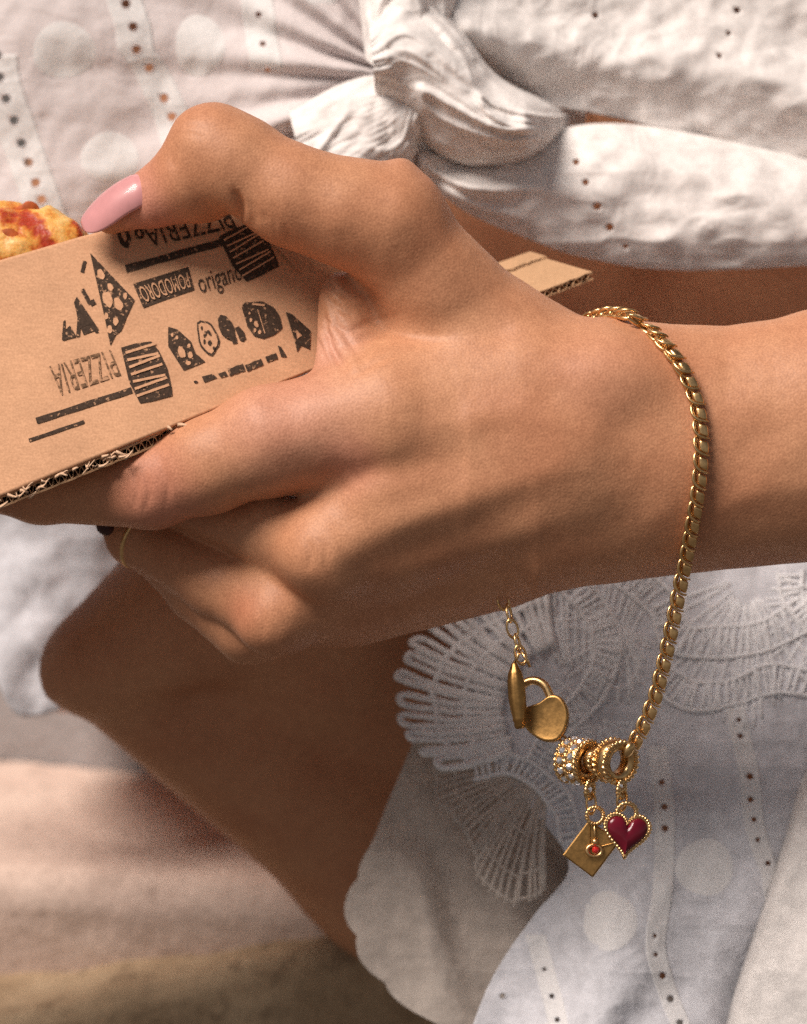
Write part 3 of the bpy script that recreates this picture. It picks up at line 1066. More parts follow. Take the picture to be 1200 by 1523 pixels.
fan([(815, 862), (775, 876), (735, 893), (690, 915), (650, 940), (618, 968), (604, 1002), (603, 1045), (612, 1085), (632, 1116), (668, 1140)],
    [(826, 960), (808, 965), (790, 975), (775, 988), (763, 1003), (754, 1020), (750, 1040), (750, 1060), (752, 1080), (757, 1098), (765, 1115)], 28, h_skirt, 5.8, (0.30, 0.6), 0.14).build('lace_fan', M_lace, skirt)
for O, I, n, ar, cu in (
    ([(800, 868), (850, 850), (900, 842), (950, 838), (1000, 835)], [(826, 985), (850, 990), (880, 985), (905, 980), (930, 970)], 16, (0.5, 0.8), 0.1),
    ([(640, 1150), (650, 1190), (682, 1226), (702, 1270), (716, 1316), (748, 1344), (790, 1338), (822, 1306)], [(775, 1138), (778, 1148), (783, 1156), (788, 1162), (795, 1166), (802, 1168), (809, 1167), (815, 1164)], 28, (0.04, 0.25, 0.6), -0.12),
    ([(965, 900), (985, 990), (1010, 1045), (1060, 1075), (1120, 1075), (1170, 1045), (1215, 1000)], [(1085, 865), (1090, 884), (1096, 892), (1104, 898), (1112, 900), (1120, 896), (1128, 890)], 20, (0.16, 0.42, 0.7), 0.05),
    ([(850, 870), (832, 930), (850, 995), (895, 1040), (940, 1040), (965, 1000), (975, 950)], [(915, 925), (912, 932), (912, 940), (916, 946), (922, 948), (928, 944), (930, 938)], 18, (0.25, 0.6), 0.16),
    ([(830, 1000), (790, 1050), (792, 1100), (830, 1160), (885, 1180), (940, 1130), (960, 1075)], [(880, 1062), (876, 1068), (876, 1076), (881, 1082), (888, 1083), (895, 1078), (897, 1070)], 18, (0.25, 0.6), -0.16),
    ([(1160, 860), (1140, 910), (1160, 980), (1210, 1005), (1260, 970)], [(1225, 880), (1222, 886), (1224, 892), (1230, 896), (1238, 892)], 14, (0.3, 0.6), 0.12)):
    O = np.array(O, float) + rng.normal(0, 5, (len(O), 2))
    fan(O, I, n, h_skirt, 2.8, ar, cu, False, 2.0).build('lace_fan', M_under if n == 28 else M_net, skirt)


def tape(line, w, step, r=3.2):
    """ladder-like lace tape: two cords and the bars between them"""
    mb = MB()
    L = spline(line, 60)
    T = np.gradient(L, axis=0); T /= np.linalg.norm(T, axis=1)[:, None]
    Nn = np.column_stack([-T[:, 1], T[:, 0]])
    wv = w * (1 + 0.12 * noise(np.arange(60) / 7.0, line[0][0]))[:, None] / 2
    def put(p2, rr):
        mb.add(*tube(np.column_stack([p2, h_skirt(p2[:, 0], p2[:, 1]) + 4]), rr, 5))
    put(L + Nn * wv, r * 1.2); put(L - Nn * wv, r * 1.2)
    cum_ = np.concatenate([[0], np.cumsum(np.linalg.norm(np.diff(L, axis=0), axis=1))])
    for s_ in np.arange(4, cum_[-1], step):
        i = min(int(np.searchsorted(cum_, s_ + rng.normal(0, 1.0))), 59)
        a = L[i] + Nn[i] * wv[i]; b_ = L[min(i + 1, 59)] - Nn[min(i + 1, 59)] * wv[min(i + 1, 59)]
        t = np.linspace(0, 1, 5)[:, None]
        put(a * (1 - t) + b_ * t, r * (0.7 + 0.5 * rng.random()))
    return mb.build('lace_tape', M_net, skirt)

tape([(838, 860), (880, 900), (905, 960), (880, 1030), (830, 1085), (800, 1140)], 36, 11)
tape([(930, 850), (985, 900), (1010, 950), (1075, 955), (1140, 945), (1210, 905)], 44, 12)
tape([(985, 1010), (1030, 1035), (1090, 1030), (1150, 1010), (1220, 1020)], 40, 12)
tape([(700, 1145), (745, 1135), (790, 1150), (835, 1195), (850, 1250)], 30, 10)
tape([(1175, 850), (1180, 890), (1215, 930)], 34, 10)
tape([(690, 930), (720, 990), (725, 1050), (740, 1110)], 26, 9)

# ================================================================== cardboard tray with a pizza slice
M_kraft = kraft_mat('kraft_card', (0.63, 0.355, 0.205))
M_kraft_edge = kraft_mat('kraft_card_edge', (0.52, 0.32, 0.18))
M_ink = plain_mat('brown_ink', (0.060, 0.038, 0.026), 0.8, 1800, 0.35, 0, 0.15, 0.1)
M_ink2 = plain_mat('faded_brown_ink', (0.17, 0.095, 0.052), 0.8, 1800, 0.35, 0, 0.15, 0.1)

tray = thing('pizza_tray', 'brown cardboard pizza-slice tray with dark printed drawings held in the hand', 'tray', (200, 700, 60))


def hp(x, y):
    x = np.asarray(x, float); y = np.asarray(y, float)
    base = -174 - 0.06 * x + 0.40 * y
    # the right-hand end is squeezed backwards between thumb and forefinger
    base = base - 0.0009 * np.clip(x - 300, 0, None) ** 2 - 4 * np.sin((x + 0.3 * y) / 70) * 0.6
    return base + 2.0 * noise(x / 70, y / 70)

TOPL = np.array([(-900, 640), (-160, 432), (0, 387), (120, 352), (250, 318), (345, 300), (404, 332), (448, 338), (500, 345), (532, 430), (540, 515)], float)
BOTX = lambda x: 737 - 0.404 * x


def front_panel():
    xs = np.linspace(-900, 540, 230)
    nv = 80
    top = np.interp(xs, TOPL[:, 0], TOPL[:, 1]); bot = np.maximum(BOTX(xs), top + 1)
    P = []
    for x, a, b in zip(xs, top, bot):
        for j in range(nv):
            y = a + (b - a) * j / (nv - 1)
            P.append((x, y, 0))
    P = np.array(P); P[:, 2] = hp(P[:, 0], P[:, 1])
    o = mk('printed_panel', P, grid_faces(230, nv), M_kraft, tray)
    return solidify(o, 7, -1)

panel = front_panel()
panel['label'] = 'front card panel printed with pizzeria drawings'


# --- worn ink: the card shows through where it has rubbed off
def worn(m, share):
    nt = m.node_tree; b = nt.nodes['Principled BSDF']
    src = b.inputs['Base Color'].links[0].from_socket
    f = ramp(nt, noise_tex(nt, 1100, 3, 0.6), [(0.60 - share, (0, 0, 0)), (0.66 - share, (1, 1, 1))])
    c = mix(nt, f, src, (0.46, 0.26, 0.15))
    nt.links.new(c, b.inputs['Base Color'])
worn(M_ink, 0.0); worn(M_ink2, 0.10)


# --- print: thin ink shapes lying on the card
def ink(name, polys, mat=None, lift=1.6):
    """polys: lists of (x, y) outlines, filled; cut finely so that they follow the card"""
    bm = bmesh.new()
    for p in polys:
        vs_ = [bm.verts.new((x, y, 0)) for x, y in p]
        try: bm.faces.new(vs_)
        except ValueError: pass
    bmesh.ops.triangulate(bm, faces=bm.faces)
    bm.verts.ensure_lookup_table()
    V = np.array([v.co[:] for v in bm.verts]); F = [tuple(v.index for v in f.verts) for f in bm.faces]
    bm.free()
    V[:, 2] = hp(V[:, 0], V[:, 1]) + lift
    o = mk(name, V, F, mat or M_ink, panel, False)
    return o


def bar(a, b, w):
    a = np.array(a, float); b = np.array(b, float)
    d = unit(b - a); n = np.array((-d[1], d[0])) * w / 2
    k = 7
    up = [a + (b - a) * i / k + n * (1 + 0.10 * math.sin(i * 2.3)) for i in range(k + 1)]
    dn = [a + (b - a) * i / k - n * (1 + 0.10 * math.sin(i * 1.7 + 1)) for i in range(k + 1)]
    return [tuple(p) for p in up + dn[::-1]]


def text_polys(s, quad, flip=False):
    """lettering bent into the four-sided field quad (top-left, top-right, bottom-right, bottom-left); triangles"""
    cu = bpy.data.curves.new('lettering', 'FONT')
    cu.body = s
    cu.resolution_u = 3
    ob = bpy.data.objects.new('lettering', cu)
    col.objects.link(ob)
    bpy.context.view_layer.update()
    me = ob.evaluated_get(bpy.context.evaluated_depsgraph_get()).to_mesh()
    P = np.array([v.co[:2] for v in me.vertices]); F = [tuple(p.vertices) for p in me.polygons]
    bpy.data.objects.remove(ob)
    lo, hi = P.min(0), P.max(0)
    Q = (P - lo) / (hi - lo)
    Q[:, 1] = 1 - Q[:, 1]
    if flip: Q = 1 - Q
    q = [np.array(p, float) for p in quad]
    XY = (q[0] * (1 - Q[:, :1]) + q[1] * Q[:, :1]) * (1 - Q[:, 1:]) + (q[3] * (1 - Q[:, :1]) + q[2] * Q[:, :1]) * Q[:, 1:]
    return XY, F


def lettering(name, s, quad, mat, flip=False, lift=1.8):
    XY, F = text_polys(s, quad, flip)
    V = np.column_stack([XY, hp(XY[:, 0], XY[:, 1]) + lift])
    return mk(name, V, F, mat, panel, False)


def blob(cx, cy, rx, ry, rot=0.0, n=18, wob=0.06):
    out = []
    for i in range(n):
        t = 2 * math.pi * i / n
        k = 1 + wob * math.sin(3 * t + cx) + wob * math.sin(5 * t + cy)
        a, b = rx * k * math.cos(t), ry * k * math.sin(t)
        out.append((cx + a * math.cos(rot) - b * math.sin(rot), cy + a * math.sin(rot) + b * math.cos(rot)))
    return out

# rows of writing and rules
lettering('printed_word', 'PIZZERIA', [(212, 340), (335, 305), (352, 338), (222, 368)], M_ink, True)
ink('printed_drawing', [blob(184, 352, 9, 17, -0.35), blob(207, 347, 7, 9, -0.3)])
ink('printed_drawing', [blob(184, 350, 3.2, 9, -0.35), blob(207, 347, 2.6, 4, -0.3)], M_kraft, 2.6)
ink('printed_rule', [bar((187, 400), (338, 358), 11)])
ink('printed_box', [[(198, 422), (280, 397), (289, 431), (213, 458)]])
lettering('printed_word', 'POMODORO', [(204, 427), (278, 405), (284, 427), (216, 450)], M_kraft, True, 3.0)
lettering('printed_word', 'origano', [(290, 409), (356, 389), (363, 424), (302, 446)], M_ink)
lettering('printed_word', 'PIZZERIA', [(73, 545), (164, 520), (180, 558), (84, 590)], M_ink2, True)
ink('printed_rule', [bar((54, 626), (196, 580), 9)])
ink('printed_rule', [bar((43, 655), (125, 627), 5)])
lettering('printed_word', 'LA', [(94, 478), (128, 445), (147, 494), (92, 506)], M_ink)
ink('printed_drawing', [[(110, 450), (114, 441), (147, 490), (124, 498), (117, 480)], [(94, 507), (92, 496), (104, 484), (113, 500)]])
ink('printed_drawing', [bar((122, 405), (126, 388), 5), bar((122, 430), (134, 452), 6), bar((134, 452), (141, 448), 8)])
# pizza wedge
ink('printed_drawing', [[(134, 376), (200, 446), (188, 472), (180, 492), (172, 498), (164, 514), (155, 470), (146, 430)]])
ink('printed_drawing', [blob(150, 408, 5, 8, -0.4), blob(160, 445, 7, 12, -0.35), blob(176, 452, 6, 10, -0.4), blob(164, 427, 4, 6, -0.4), blob(172, 478, 4, 6), blob(163, 490, 4, 6), blob(186, 440, 3, 5), blob(158, 470, 3, 5)], M_kraft, 2.6)
# striped jar, twice
def jar(o, ux, uy, h):
    P = lambda a, b: tuple(np.array(o, float) + a * np.array(ux, float) + b * np.array(uy, float))
    ink('printed_drawing', [[P(0, 0), P(0.35, -0.02), P(0.72, 0.0), P(0.86, 0.18), P(0.98, 0.5), P(1.0, 0.84), P(0.98, 0.97), P(0.5, 0.99), P(0.2, 0.98), P(0.04, 0.6)]])
    for i in range(7):
        b = 0.10 + 0.125 * i
        ink('printed_stripe', [bar(P(0.07 + 0.10 * b, b), P(0.80 + 0.18 * b, b - 0.05 + 0.05 * math.sin(i * 2)), h)], M_kraft, 2.6)
jar((180, 517), (62, -13), (16, 87), 3.8)
jar((325, 352), (62, -28), (30, 74), 2.4)
# small drawings in a row: house, tomato, mushrooms, cheese, wedge
ink('printed_drawing', [[(250, 486), (264, 490), (284, 508), (290, 524), (305, 538), (296, 542), (288, 545), (273, 551), (262, 534), (250, 515)]])
ink('printed_drawing', [blob(270, 524, 5, 9, -0.4), blob(283, 528, 3.4, 5), blob(281, 514, 2.4, 3), blob(256, 498, 2, 3), blob(263, 502, 2, 3), blob(280, 540, 4, 3)], M_kraft, 2.6)
ink('printed_drawing', [blob(309, 502, 15, 27, -0.32)])
ink('printed_drawing', [blob(309, 502, 12.2, 23.5, -0.32)], M_kraft, 2.6)
ink('printed_drawing', [blob(305, 497, 2.4, 5, 0.3), blob(311, 495, 2.2, 5, -0.6), blob(312, 510, 3, 4), blob(300, 488, 1.6, 3), blob(318, 518, 1.6, 3), blob(304, 508, 1.6, 4)], None, 3.4)
ink('printed_drawing', [[(324, 474), (328, 468), (336, 470), (345, 480), (349, 489), (344, 492), (349, 508), (342, 506), (338, 494), (334, 496), (337, 504), (330, 498), (325, 486)],
                        [(349, 488), (355, 485), (363, 494), (366, 504), (361, 505), (362, 508), (357, 507), (354, 499)], bar((346, 496), (350, 511), 7)])
ink('printed_drawing', [[(359, 456), (364, 450), (390, 448), (408, 458), (416, 470), (420, 488), (408, 498), (392, 504), (378, 500), (368, 486)]])
ink('printed_drawing', [bar((375, 452), (394, 454), 3), blob(381, 482, 3, 5, -0.4), blob(373, 476, 2, 3), blob(371, 466, 1.6, 2), blob(386, 494, 2.4, 3), blob(379, 491, 2, 3), bar((383, 460), (394, 496), 1.2)], M_kraft, 2.6)
ink('printed_drawing', [[(425, 464), (434, 467), (462, 492), (461, 520), (448, 514), (442, 524), (438, 506)]])
ink('printed_drawing', [[(440, 490), (449, 499), (442, 504)]], M_kraft, 2.6)
ink('printed_drawing', [[(300, 560), (316, 556), (323, 562), (304, 569)], [(324, 556), (335, 552), (339, 559), (329, 562)], bar((340, 554), (363, 546), 11), bar((366, 548), (390, 538), 10), bar((396, 535), (412, 529), 9), [(413, 514), (418, 516), (427, 531), (418, 531)], blob(291, 568, 3, 2)])


# --- corrugated board: two liners and a wave between them
def board(name, a, b, back, thick, flutes, jag=0.0):
    """edge from a to b, board running off along back; thick = offset from the upper to the lower liner"""
    a, b, back, thick = [np.asarray(q, float) for q in (a, b, back, thick)]
    o = bpy.data.objects.new(name, None)
    L = []
    n = flutes * 10
    def sheet(off0, off1, wave=False):
        V = []
        for i in range(n + 1):
            t = i / n
            e = a + (b - a) * t
            jj = back / np.linalg.norm(back) * jag * (noise(t * 37, 3.1) + 0.6 * noise(t * 90, 1.7))
            if wave:
                k = 0.5 + 0.34 * math.sin(2 * math.pi * flutes * t)
                c1 = e + thick * k
                th = thick * 0.06
            else:
                c1 = e + thick * (off0 + off1) / 2
                th = thick * (off1 - off0) / 2
            V += [c1 - th + jj, c1 + th + jj, c1 + th + back, c1 - th + back]
        F = []
        for i in range(n):
            for j in range(4):
                F.append((i * 4 + j, i * 4 + (j + 1) % 4, (i + 1) * 4 + (j + 1) % 4, (i + 1) * 4 + j))
        return np.array(V), F
    mb = MB()
    mb.add(*sheet(0.0, 0.15)); mb.add(*sheet(0.85, 1.0)); mb.add(*sheet(0, 0, True))
    return mb.build(name, M_kraft_edge, tray, False)

def hb(x): return float(hp(x, BOTX(x)))
board('base_panel', (-900, BOTX(-900) + 3, hb(-900) + 3), (390, BOTX(390) + 3, hb(390) + 2), (20, -175, -700), (3, 16, -2), 130, 7.0)
e1 = board('far_corner', (600, 512, -120), (880, 404, -196), (-95, -27, -130), (2, 12, -3), 26, 2.0)
e1['label'] = 'torn far corner of the card showing beyond the wrist'
board('torn_layer', (739, 407, -270), (812, 381, -289), (-24, -7, -32), (0.5, 3, 0), 8, 4.0)
# frayed paper along the lower edge
fr = MB()
for i in range(70):
    x = rng.uniform(-150, 400)
    y = BOTX(x) + rng.uniform(3, 17); h = hb(x) + rng.uniform(0, 7)
    L_, w_ = rng.uniform(5, 20), rng.uniform(1.5, 4)
    d = unit((1, -0.404 + rng.normal(0, 0.12), rng.normal(0, 0.3)))
    k = rng.uniform(1, 5)
    P = []
    for t in np.linspace(0, 1, 5):
        c_ = np.array((x, y, h)) + d * L_ * t + np.array((0, k * math.sin(3 * t + i), 3 * math.sin(2 * t)))
        P += [c_ + np.array((0, -w_ * (1 - 0.6 * t), 0)), c_ + np.array((0, w_ * (1 - 0.6 * t), 1.5)), c_ + np.array((0, 0, -2))]
    F = []
    for q in range(4):
        for j in range(3):
            F.append((q * 3 + j, q * 3 + (j + 1) % 3, q * 3 + 3 + (j + 1) % 3, q * 3 + 3 + j))
    F += [(0, 1, 2), (12, 13, 14)]
    fr.add(P, F)
fo = fr.build('frayed_paper', kraft_mat('frayed_kraft', (0.66, 0.44, 0.29)), tray)
fo['kind'] = 'stuff'

# turned-over right-hand rim of the panel
rim = spline([(404, 361, float(hp(404, 361)) + 4), (420, 376, float(hp(420, 376)) + 6), (434, 392, float(hp(434, 392)) + 6), (446, 406, float(hp(446, 406)) + 4)], 16)
rimV = np.concatenate([rim, rim + np.array((9, -1, -14))])
mk('folded_rim', rimV, [(i, i + 1, 16 + i + 1, 16 + i) for i in range(15)], M_kraft, tray)

# pizza slice
M_crust, nt, b = new_mat('baked_cheese')
n1 = noise_tex(nt, 120, 4, 0.6)
c = ramp(nt, n1, [(0.40, (0.42, 0.04, 0.010)), (0.46, (0.60, 0.16, 0.022)), (0.52, (0.78, 0.38, 0.08)), (0.66, (0.84, 0.55, 0.20))])
c = mix(nt, 0.8, c, ramp(nt, noise_tex(nt, 1300, 3), [(0.3, (0.8, 0.78, 0.75)), (0.7, (1.12, 1.12, 1.1))]), 'MULTIPLY')
nt.links.new(c, b.inputs['Base Color'])
b.inputs['Roughness'].default_value = 0.45
b.inputs['Subsurface Weight'].default_value = 0.1
b.inputs['Subsurface Scale'].default_value = 0.002
bump(nt, b, n1, 0.6, 0.002)
slice_ = thing('pizza_slice', 'baked pizza slice with browned cheese and red sauce inside the card tray', 'pizza', (0, 420, -150))


def pizza(P):
    P = np.asarray(P, np.float32)
    d = ell(P, (20, 395, -120), (122, 92, 62))
    d = smin(d, cone(P, (-90, 410, -130), (-700, 600, -60), 95, 70), 40)
    d = smin(d, ell(P, (96, 352, -110), (34, 22, 26)), 16)
    return d + 5 * noise(P[:, 0] / 26, P[:, 1] / 26, P[:, 2] / 26).astype(np.float32) + 2 * noise(P[:, 0] / 9, P[:, 1] / 9, P[:, 2] / 9).astype(np.float32)

PV, PF = surface_nets(pizza, (-820, 270, -240), (170, 720, 40), 6)
mk('crust', PV, PF[:, ::-1], M_crust, slice_)
M_spot = plain_mat('browned_cheese', (0.40, 0.085, 0.018), 0.6, 500, 0.4, 0, 0.25, 0.5)
for cx, cy, r in ((42, 312, 15), (4, 356, 24)):
    hs = np.arange(0, -200, -2.0)
    vv = pizza(np.stack([np.full_like(hs, cx), np.full_like(hs, cy), hs], 1)); k = np.argmax(vv < 0)
    V, F = ball(r, 28, 12, (1.2, 0.75, 0.16))
    V = V * (1 + 0.30 * noise(V[:, 0] / 13 + cx, V[:, 1] / 13))[:, None]
    mk('browned_spot', V + (cx, cy, hs[k] - 4), F, M_spot, slice_)

# ================================================================== bracelet and ring
M_gold = gold_mat('antique_gold', (0.88, 0.575, 0.265), 0.28, 0.35)
M_gold2 = gold_mat('dark_reflection_gold', (0.46, 0.26, 0.09), 0.36, 0.3)  # browner than the chain: dark reflections put into its base colour
M_enamel = plain_mat('dark_red_enamel', (0.13, 0.005, 0.016), 0.2, 400, 0.2, 0, 0.3, 0.0, 0.25)
M_ruby = plain_mat('red_stone', (0.50, 0.01, 0.01), 0.08, 400, 0.2, 0, 0.8, 0.0, 1.0)
M_cryst, nt, b = new_mat('clear_crystal')
b.inputs['Base Color'].default_value = (0.9, 0.9, 0.92, 1)
b.inputs['Metallic'].default_value = 0.85
b.inputs['Roughness'].default_value = 0.06

bracelet = thing('bracelet', 'gold snake-chain charm bracelet hanging from the wrist with heart and envelope charms', 'bracelet', (900, 1160, 80))

# chain over the wrist
cp = [(868, 484), (884, 474), (902, 468), (922, 467), (942, 472), (962, 486), (982, 505), (1002, 528), (1019, 556), (1032, 586), (1040, 618), (1043, 655), (1042, 695), (1037, 740), (1029, 785), (1021, 828)]
pts = []
for i, (x, y) in enumerate(cp):
    h = front_h(x - 2, max(y + 12, 492) if i < 5 else y)
    if i < 5: h = [-70, -30, 0, 30, 60][i]
    pts.append((x, y, (h + 13) if i >= 5 else h))
pts = np.array(pts)
lastH = pts[-1, 2]
hang = [(1012, 872), (1000, 930), (988, 985), (975, 1035), (958, 1078), (941, 1110), (930, 1132)]
pts = np.concatenate([pts, [(x, y, lastH - 6 - 7 * i) for i, (x, y) in enumerate(hang)]])
for _ in range(2):
    pts[6:-1, 2] = np.maximum(pts[6:-1, 2], 0.25 * pts[5:-2, 2] + 0.5 * pts[6:-1, 2] + 0.25 * pts[7:, 2])
path = spline(pts, 900)
seg = np.linalg.norm(np.diff(path, axis=0), axis=1)
cum = np.concatenate([[0], np.cumsum(seg)])
PITCH_L = 24.6
nl = int(cum[-1] / PITCH_L)

# one link: a barrel with a flattened face, and a bent strap that hooks over its neighbour
lk = MB()
prof = [(0.1, -9.2), (5.4, -9.0), (7.2, -7.8), (8.0, -5), (8.2, 0), (8.0, 5), (7.2, 7.8), (5.4, 9.0), (0.1, 9.2)]
V, F = lathe(prof, 20, lambda r, z, t: (r * (1 / max(abs(math.cos(t)) ** 4 + abs(math.sin(t)) ** 4, 1e-6) ** 0.25) * 0.93, z))
V[:, 1] *= 0.72
V[:, 0] += 3.2
V[:, 2] += (V[:, 0] - 3.2) * 0.32
lk.add(V, F)
st = spline([(-8.0, 1.5, -16), (-10.5, 4.0, -11), (-10.8, 6.0, -3), (-8.0, 7.2, 4), (-2, 7.8, 9.2), (5.5, 7.0, 12), (11, 4.0, 12.8)], 24)
V, F = tube(st, [1.5 + 1.1 * math.sin(math.pi * min(1, 0.15 + i / 24)) for i in range(24)], 8)
lk.add(V, F)
st = spline([(-7, -3, -15), (-8, -4, -6), (-6, -4.5, 4), (0, -4.5, 12)], 14)
V, F = tube(st, 3.2, 7)
lk.add(V, F)
LV = np.concatenate(lk.V) * np.array((0.98, 1.05, 1.0)) * S
link_mesh = bpy.data.meshes.new('chain_link')
link_mesh.from_pydata(LV.tolist(), [], lk.F)
bm = bmesh.new(); bm.from_mesh(link_mesh); bmesh.ops.recalc_face_normals(bm, faces=bm.faces); bm.to_mesh(link_mesh); bm.free()
link_mesh.polygons.foreach_set('use_smooth', np.ones(len(link_mesh.polygons), dtype=bool))
link_mesh.materials.append(M_gold)
base = np.array(bracelet.location)
for i in range(nl):
    s = (i + 0.5) * PITCH_L
    k = np.searchsorted(cum, s)
    p = path[min(k, 899)]
    t = path[min(k + 6, 899)] - path[max(k - 6, 0)]
    # outward normal of the skin under the link
    if p[1] < 850:
        e = 3.0
        g = np.array([hand(np.array([[p[0] + e * (j == 0), p[1] + e * (j == 1), p[2] + e * (j == 2)]]))[0] - hand(np.array([[p[0] - e * (j == 0), p[1] - e * (j == 1), p[2] - e * (j == 2)]]))[0] for j in range(3)])
        nrm = unit(g)
    else:
        nrm = unit((0.05, 0.15, 1))
    if p[1] > 560: nrm = unit(nrm + np.array((0.0, 0, 1.2)))
    Zw = wdir(t); Yw = wdir(nrm)
    Yw = Yw - Zw * np.dot(Yw, Zw); Yw /= np.linalg.norm(Yw)
    Xw = np.cross(Yw, Zw)
    o = bpy.data.objects.new('chain_link', link_mesh)
    M = Matrix([[Xw[r], Yw[r], Zw[r], (W([p])[0] - base)[r]] for r in range(3)] + [[0, 0, 0, 1]])
    o.matrix_local = M
    o.parent = bracelet
    col.objects.link(o)


def part(name, VF, o, axes, mat, parent, smooth=True):
    return mk(name, place(VF[0], o, *axes), VF[1], mat, parent, smooth)

# ---- round bead with rope edges, the chain ends in it
axA = frame_z(unit((0.62, 0.16, 0.76)))
bo = np.array((915, 1132, 78.0))
ringp = [(19, -12), (30, -13), (33, -9), (33.5, 0), (33, 9), (30, 13), (19, 12), (17, 6), (17, -6), (19, -12)]
bead = part('rope_edged_bead', lathe(ringp, 40), bo, axA, M_gold, bracelet)
for z in (-12, 12):
    part('rope_edge', torus(30.5, 3.8, 208, 8, 26, 0.45), bo + axA[2] * z, axA, M_gold, bead)
# chain tail inside the bead
part('chain_end', ball(9, 14, 10, (1, 1, 1.5)), bo + axA[2] * 8 + np.array((14, -18, 0)), frame_z((-0.5, 0.8, -0.1)), M_gold, bead)
# ---- spacer
so = np.array((884, 1131, 70.0))
spc = part('spacer_bead', lathe([(8, -9), (17, -8), (19, -4), (19, 4), (17, 8), (8, 9)], 28), so, axA, M_gold, bracelet)
part('bead_rope_edge', torus(16.5, 3.2, 112, 7, 16, 0.45), so + axA[2] * 8, axA, M_gold, spc)
# ---- crystal bead
axC = frame_z(unit((0.74, 0.10, 0.66)))
co = np.array((861, 1132, 52.0))
cb = part('crystal_bead', lathe([(17, -20), (30, -21), (32, -16), (32, 16), (30, 20), (17, 20), (15, 12), (15, -12), (17, -20)], 40), co, axC, M_gold, bracelet)
for z in (-19, 0, 19):
    part('bead_rope_edge', torus(31.5, 3.0, 208, 7, 26, 0.45), co + axC[2] * z, axC, M_gold, cb)
ncr = 13
for zi, z in enumerate((-10, 9.5)):
    for i in range(ncr):
        t = 2 * math.pi * (i + 0.5 * zi) / ncr
        d = math.cos(t) * axC[0] + math.sin(t) * axC[1]
        c0 = co + axC[2] * z + d * 31.5
        fr = frame_z(d, axC[2])
        part('crystal', lathe([(0.1, 5.2), (3.2, 4.6), (5.8, 2.0), (5.8, -1), (2, -3)], 8), c0, fr, M_cryst, cb, False)
        part('claw', ball(2.0, 8, 6), c0 + axC[2] * (7 if zi == 0 else -7) * 0.0 + np.cross(axC[2], d) * 7.2 + d * 2, fr, M_gold, cb)
# ---- loops down to the charms
axF = (np.array((1.0, 0, 0)), np.array((0, 1.0, 0)), np.array((0, 0, 1.0)))
axS = frame_z((0.9, 0.05, 0.45))
def jump(o, axes, R, r, sx=1.0, sy=1.0, rope=0, parent=bracelet, name='jump_ring', mat=None):
    return part(name, torus(R, r, 60 if rope else 30, 8, rope, 0.3, sx, sy), o, axes, mat or M_gold, parent)
b1 = jump(np.array((877, 1174, 66.0)), axS, 11, 4.2, 1, 1.1, 16, bracelet, 'bead_bail')
part('crystal', lathe([(0.1, 4), (3, 3.4), (4.6, 1), (3, -2)], 8), np.array((876, 1174, 74.0)), frame_z((0.2, 0.1, 1)), M_cryst, b1, False)
b2 = jump(np.array((924, 1174, 84.0)), axS, 10.5, 4.0, 1, 1.1, 16, bracelet, 'bead_bail')
part('crystal', lathe([(0.1, 4), (3, 3.4), (4.4, 1), (3, -2)], 8), np.array((922, 1169, 92.0)), frame_z((0.2, 0.1, 1)), M_cryst, b2, False)
jump(np.array((879, 1194, 68.0)), frame_z((0.55, 0, 0.85)), 13, 2.3, 0.62, 1.25)
jump(np.array((925, 1190, 86.0)), frame_z((0.7, 0.1, 0.7)), 13, 2.3, 0.75, 1.2)

# ---- envelope charm
envc = np.array((879, 1262, 62.0))
ex = unit((44, 33, 6)); ey0 = np.array((-33, 46, 0.0)); ey = unit(ey0 - ex * np.dot(ex, ey0)); ez = np.cross(ex, ey)
if ez[2] < 0: ez = -ez
def plate(w, h, t, bev=2.0):
    P = []
    for z, q in ((-t, bev), (-t + bev * 0.6, 0), (t - bev * 0.6, 0), (t, bev)):
        P += [(-w + q, -h + q, z), (w - q, -h + q, z), (w - q, h - q, z), (-w + q, h - q, z)]
    F = [(0, 1, 2, 3), (12, 13, 14, 15)]
    for k in range(3):
        for j in range(4):
            F.append((k * 4 + j, k * 4 + (j + 1) % 4, k * 4 + 4 + (j + 1) % 4, k * 4 + 4 + j))
    return np.array(P, float), F
env = part('envelope_charm', plate(28, 33, 4.0), envc, (ex, ey, ez), M_gold2, bracelet, False)
env['label'] = 'flat gold envelope charm with a tiny red stone'
# flap: a raised triangle with its seams
for a, b_ in (((-28, -33), (0, 2)), ((28, -33), (0, 2))):
    V, F = tube(spline([(a[0] * 0.93, a[1] * 0.93, 4.2), (a[0] * 0.5, (a[1] + 2) / 2, 4.8), (b_[0], b_[1], 4.4)], 10), 1.3, 6)
    part('flap_seam', (V, F), envc, (ex, ey, ez), M_gold2, env)
jump(np.array((885, 1213, 72.0)), frame_z((0.15, 0.05, 1)), 12.5, 3.2, 1, 1, 18, env, 'charm_loop')
V, F = tube(np.array([(884, 1226, 72), (884.5, 1240, 71), (885, 1252, 70)]), 1.8, 6)
mk('seal_pin', V, F, M_gold, env)
part('seal_bead', ball(5.2, 12, 8), np.array((885, 1252, 74.0)), axF, M_gold, env)
seal = part('seal_rim', torus(10, 3.0, 40, 8, 0, 0, 1.1, 0.85), np.array((884, 1265, 72.0)), frame_z((0.1, -0.1, 1)), M_gold, env)
part('seal_stone', lathe([(0.1, 4.4), (3.6, 3.4), (5.8, 0.6), (5, -2)], 10), np.array((886, 1264, 73.0)), frame_z((0.1, -0.1, 1)), M_ruby, env, False)

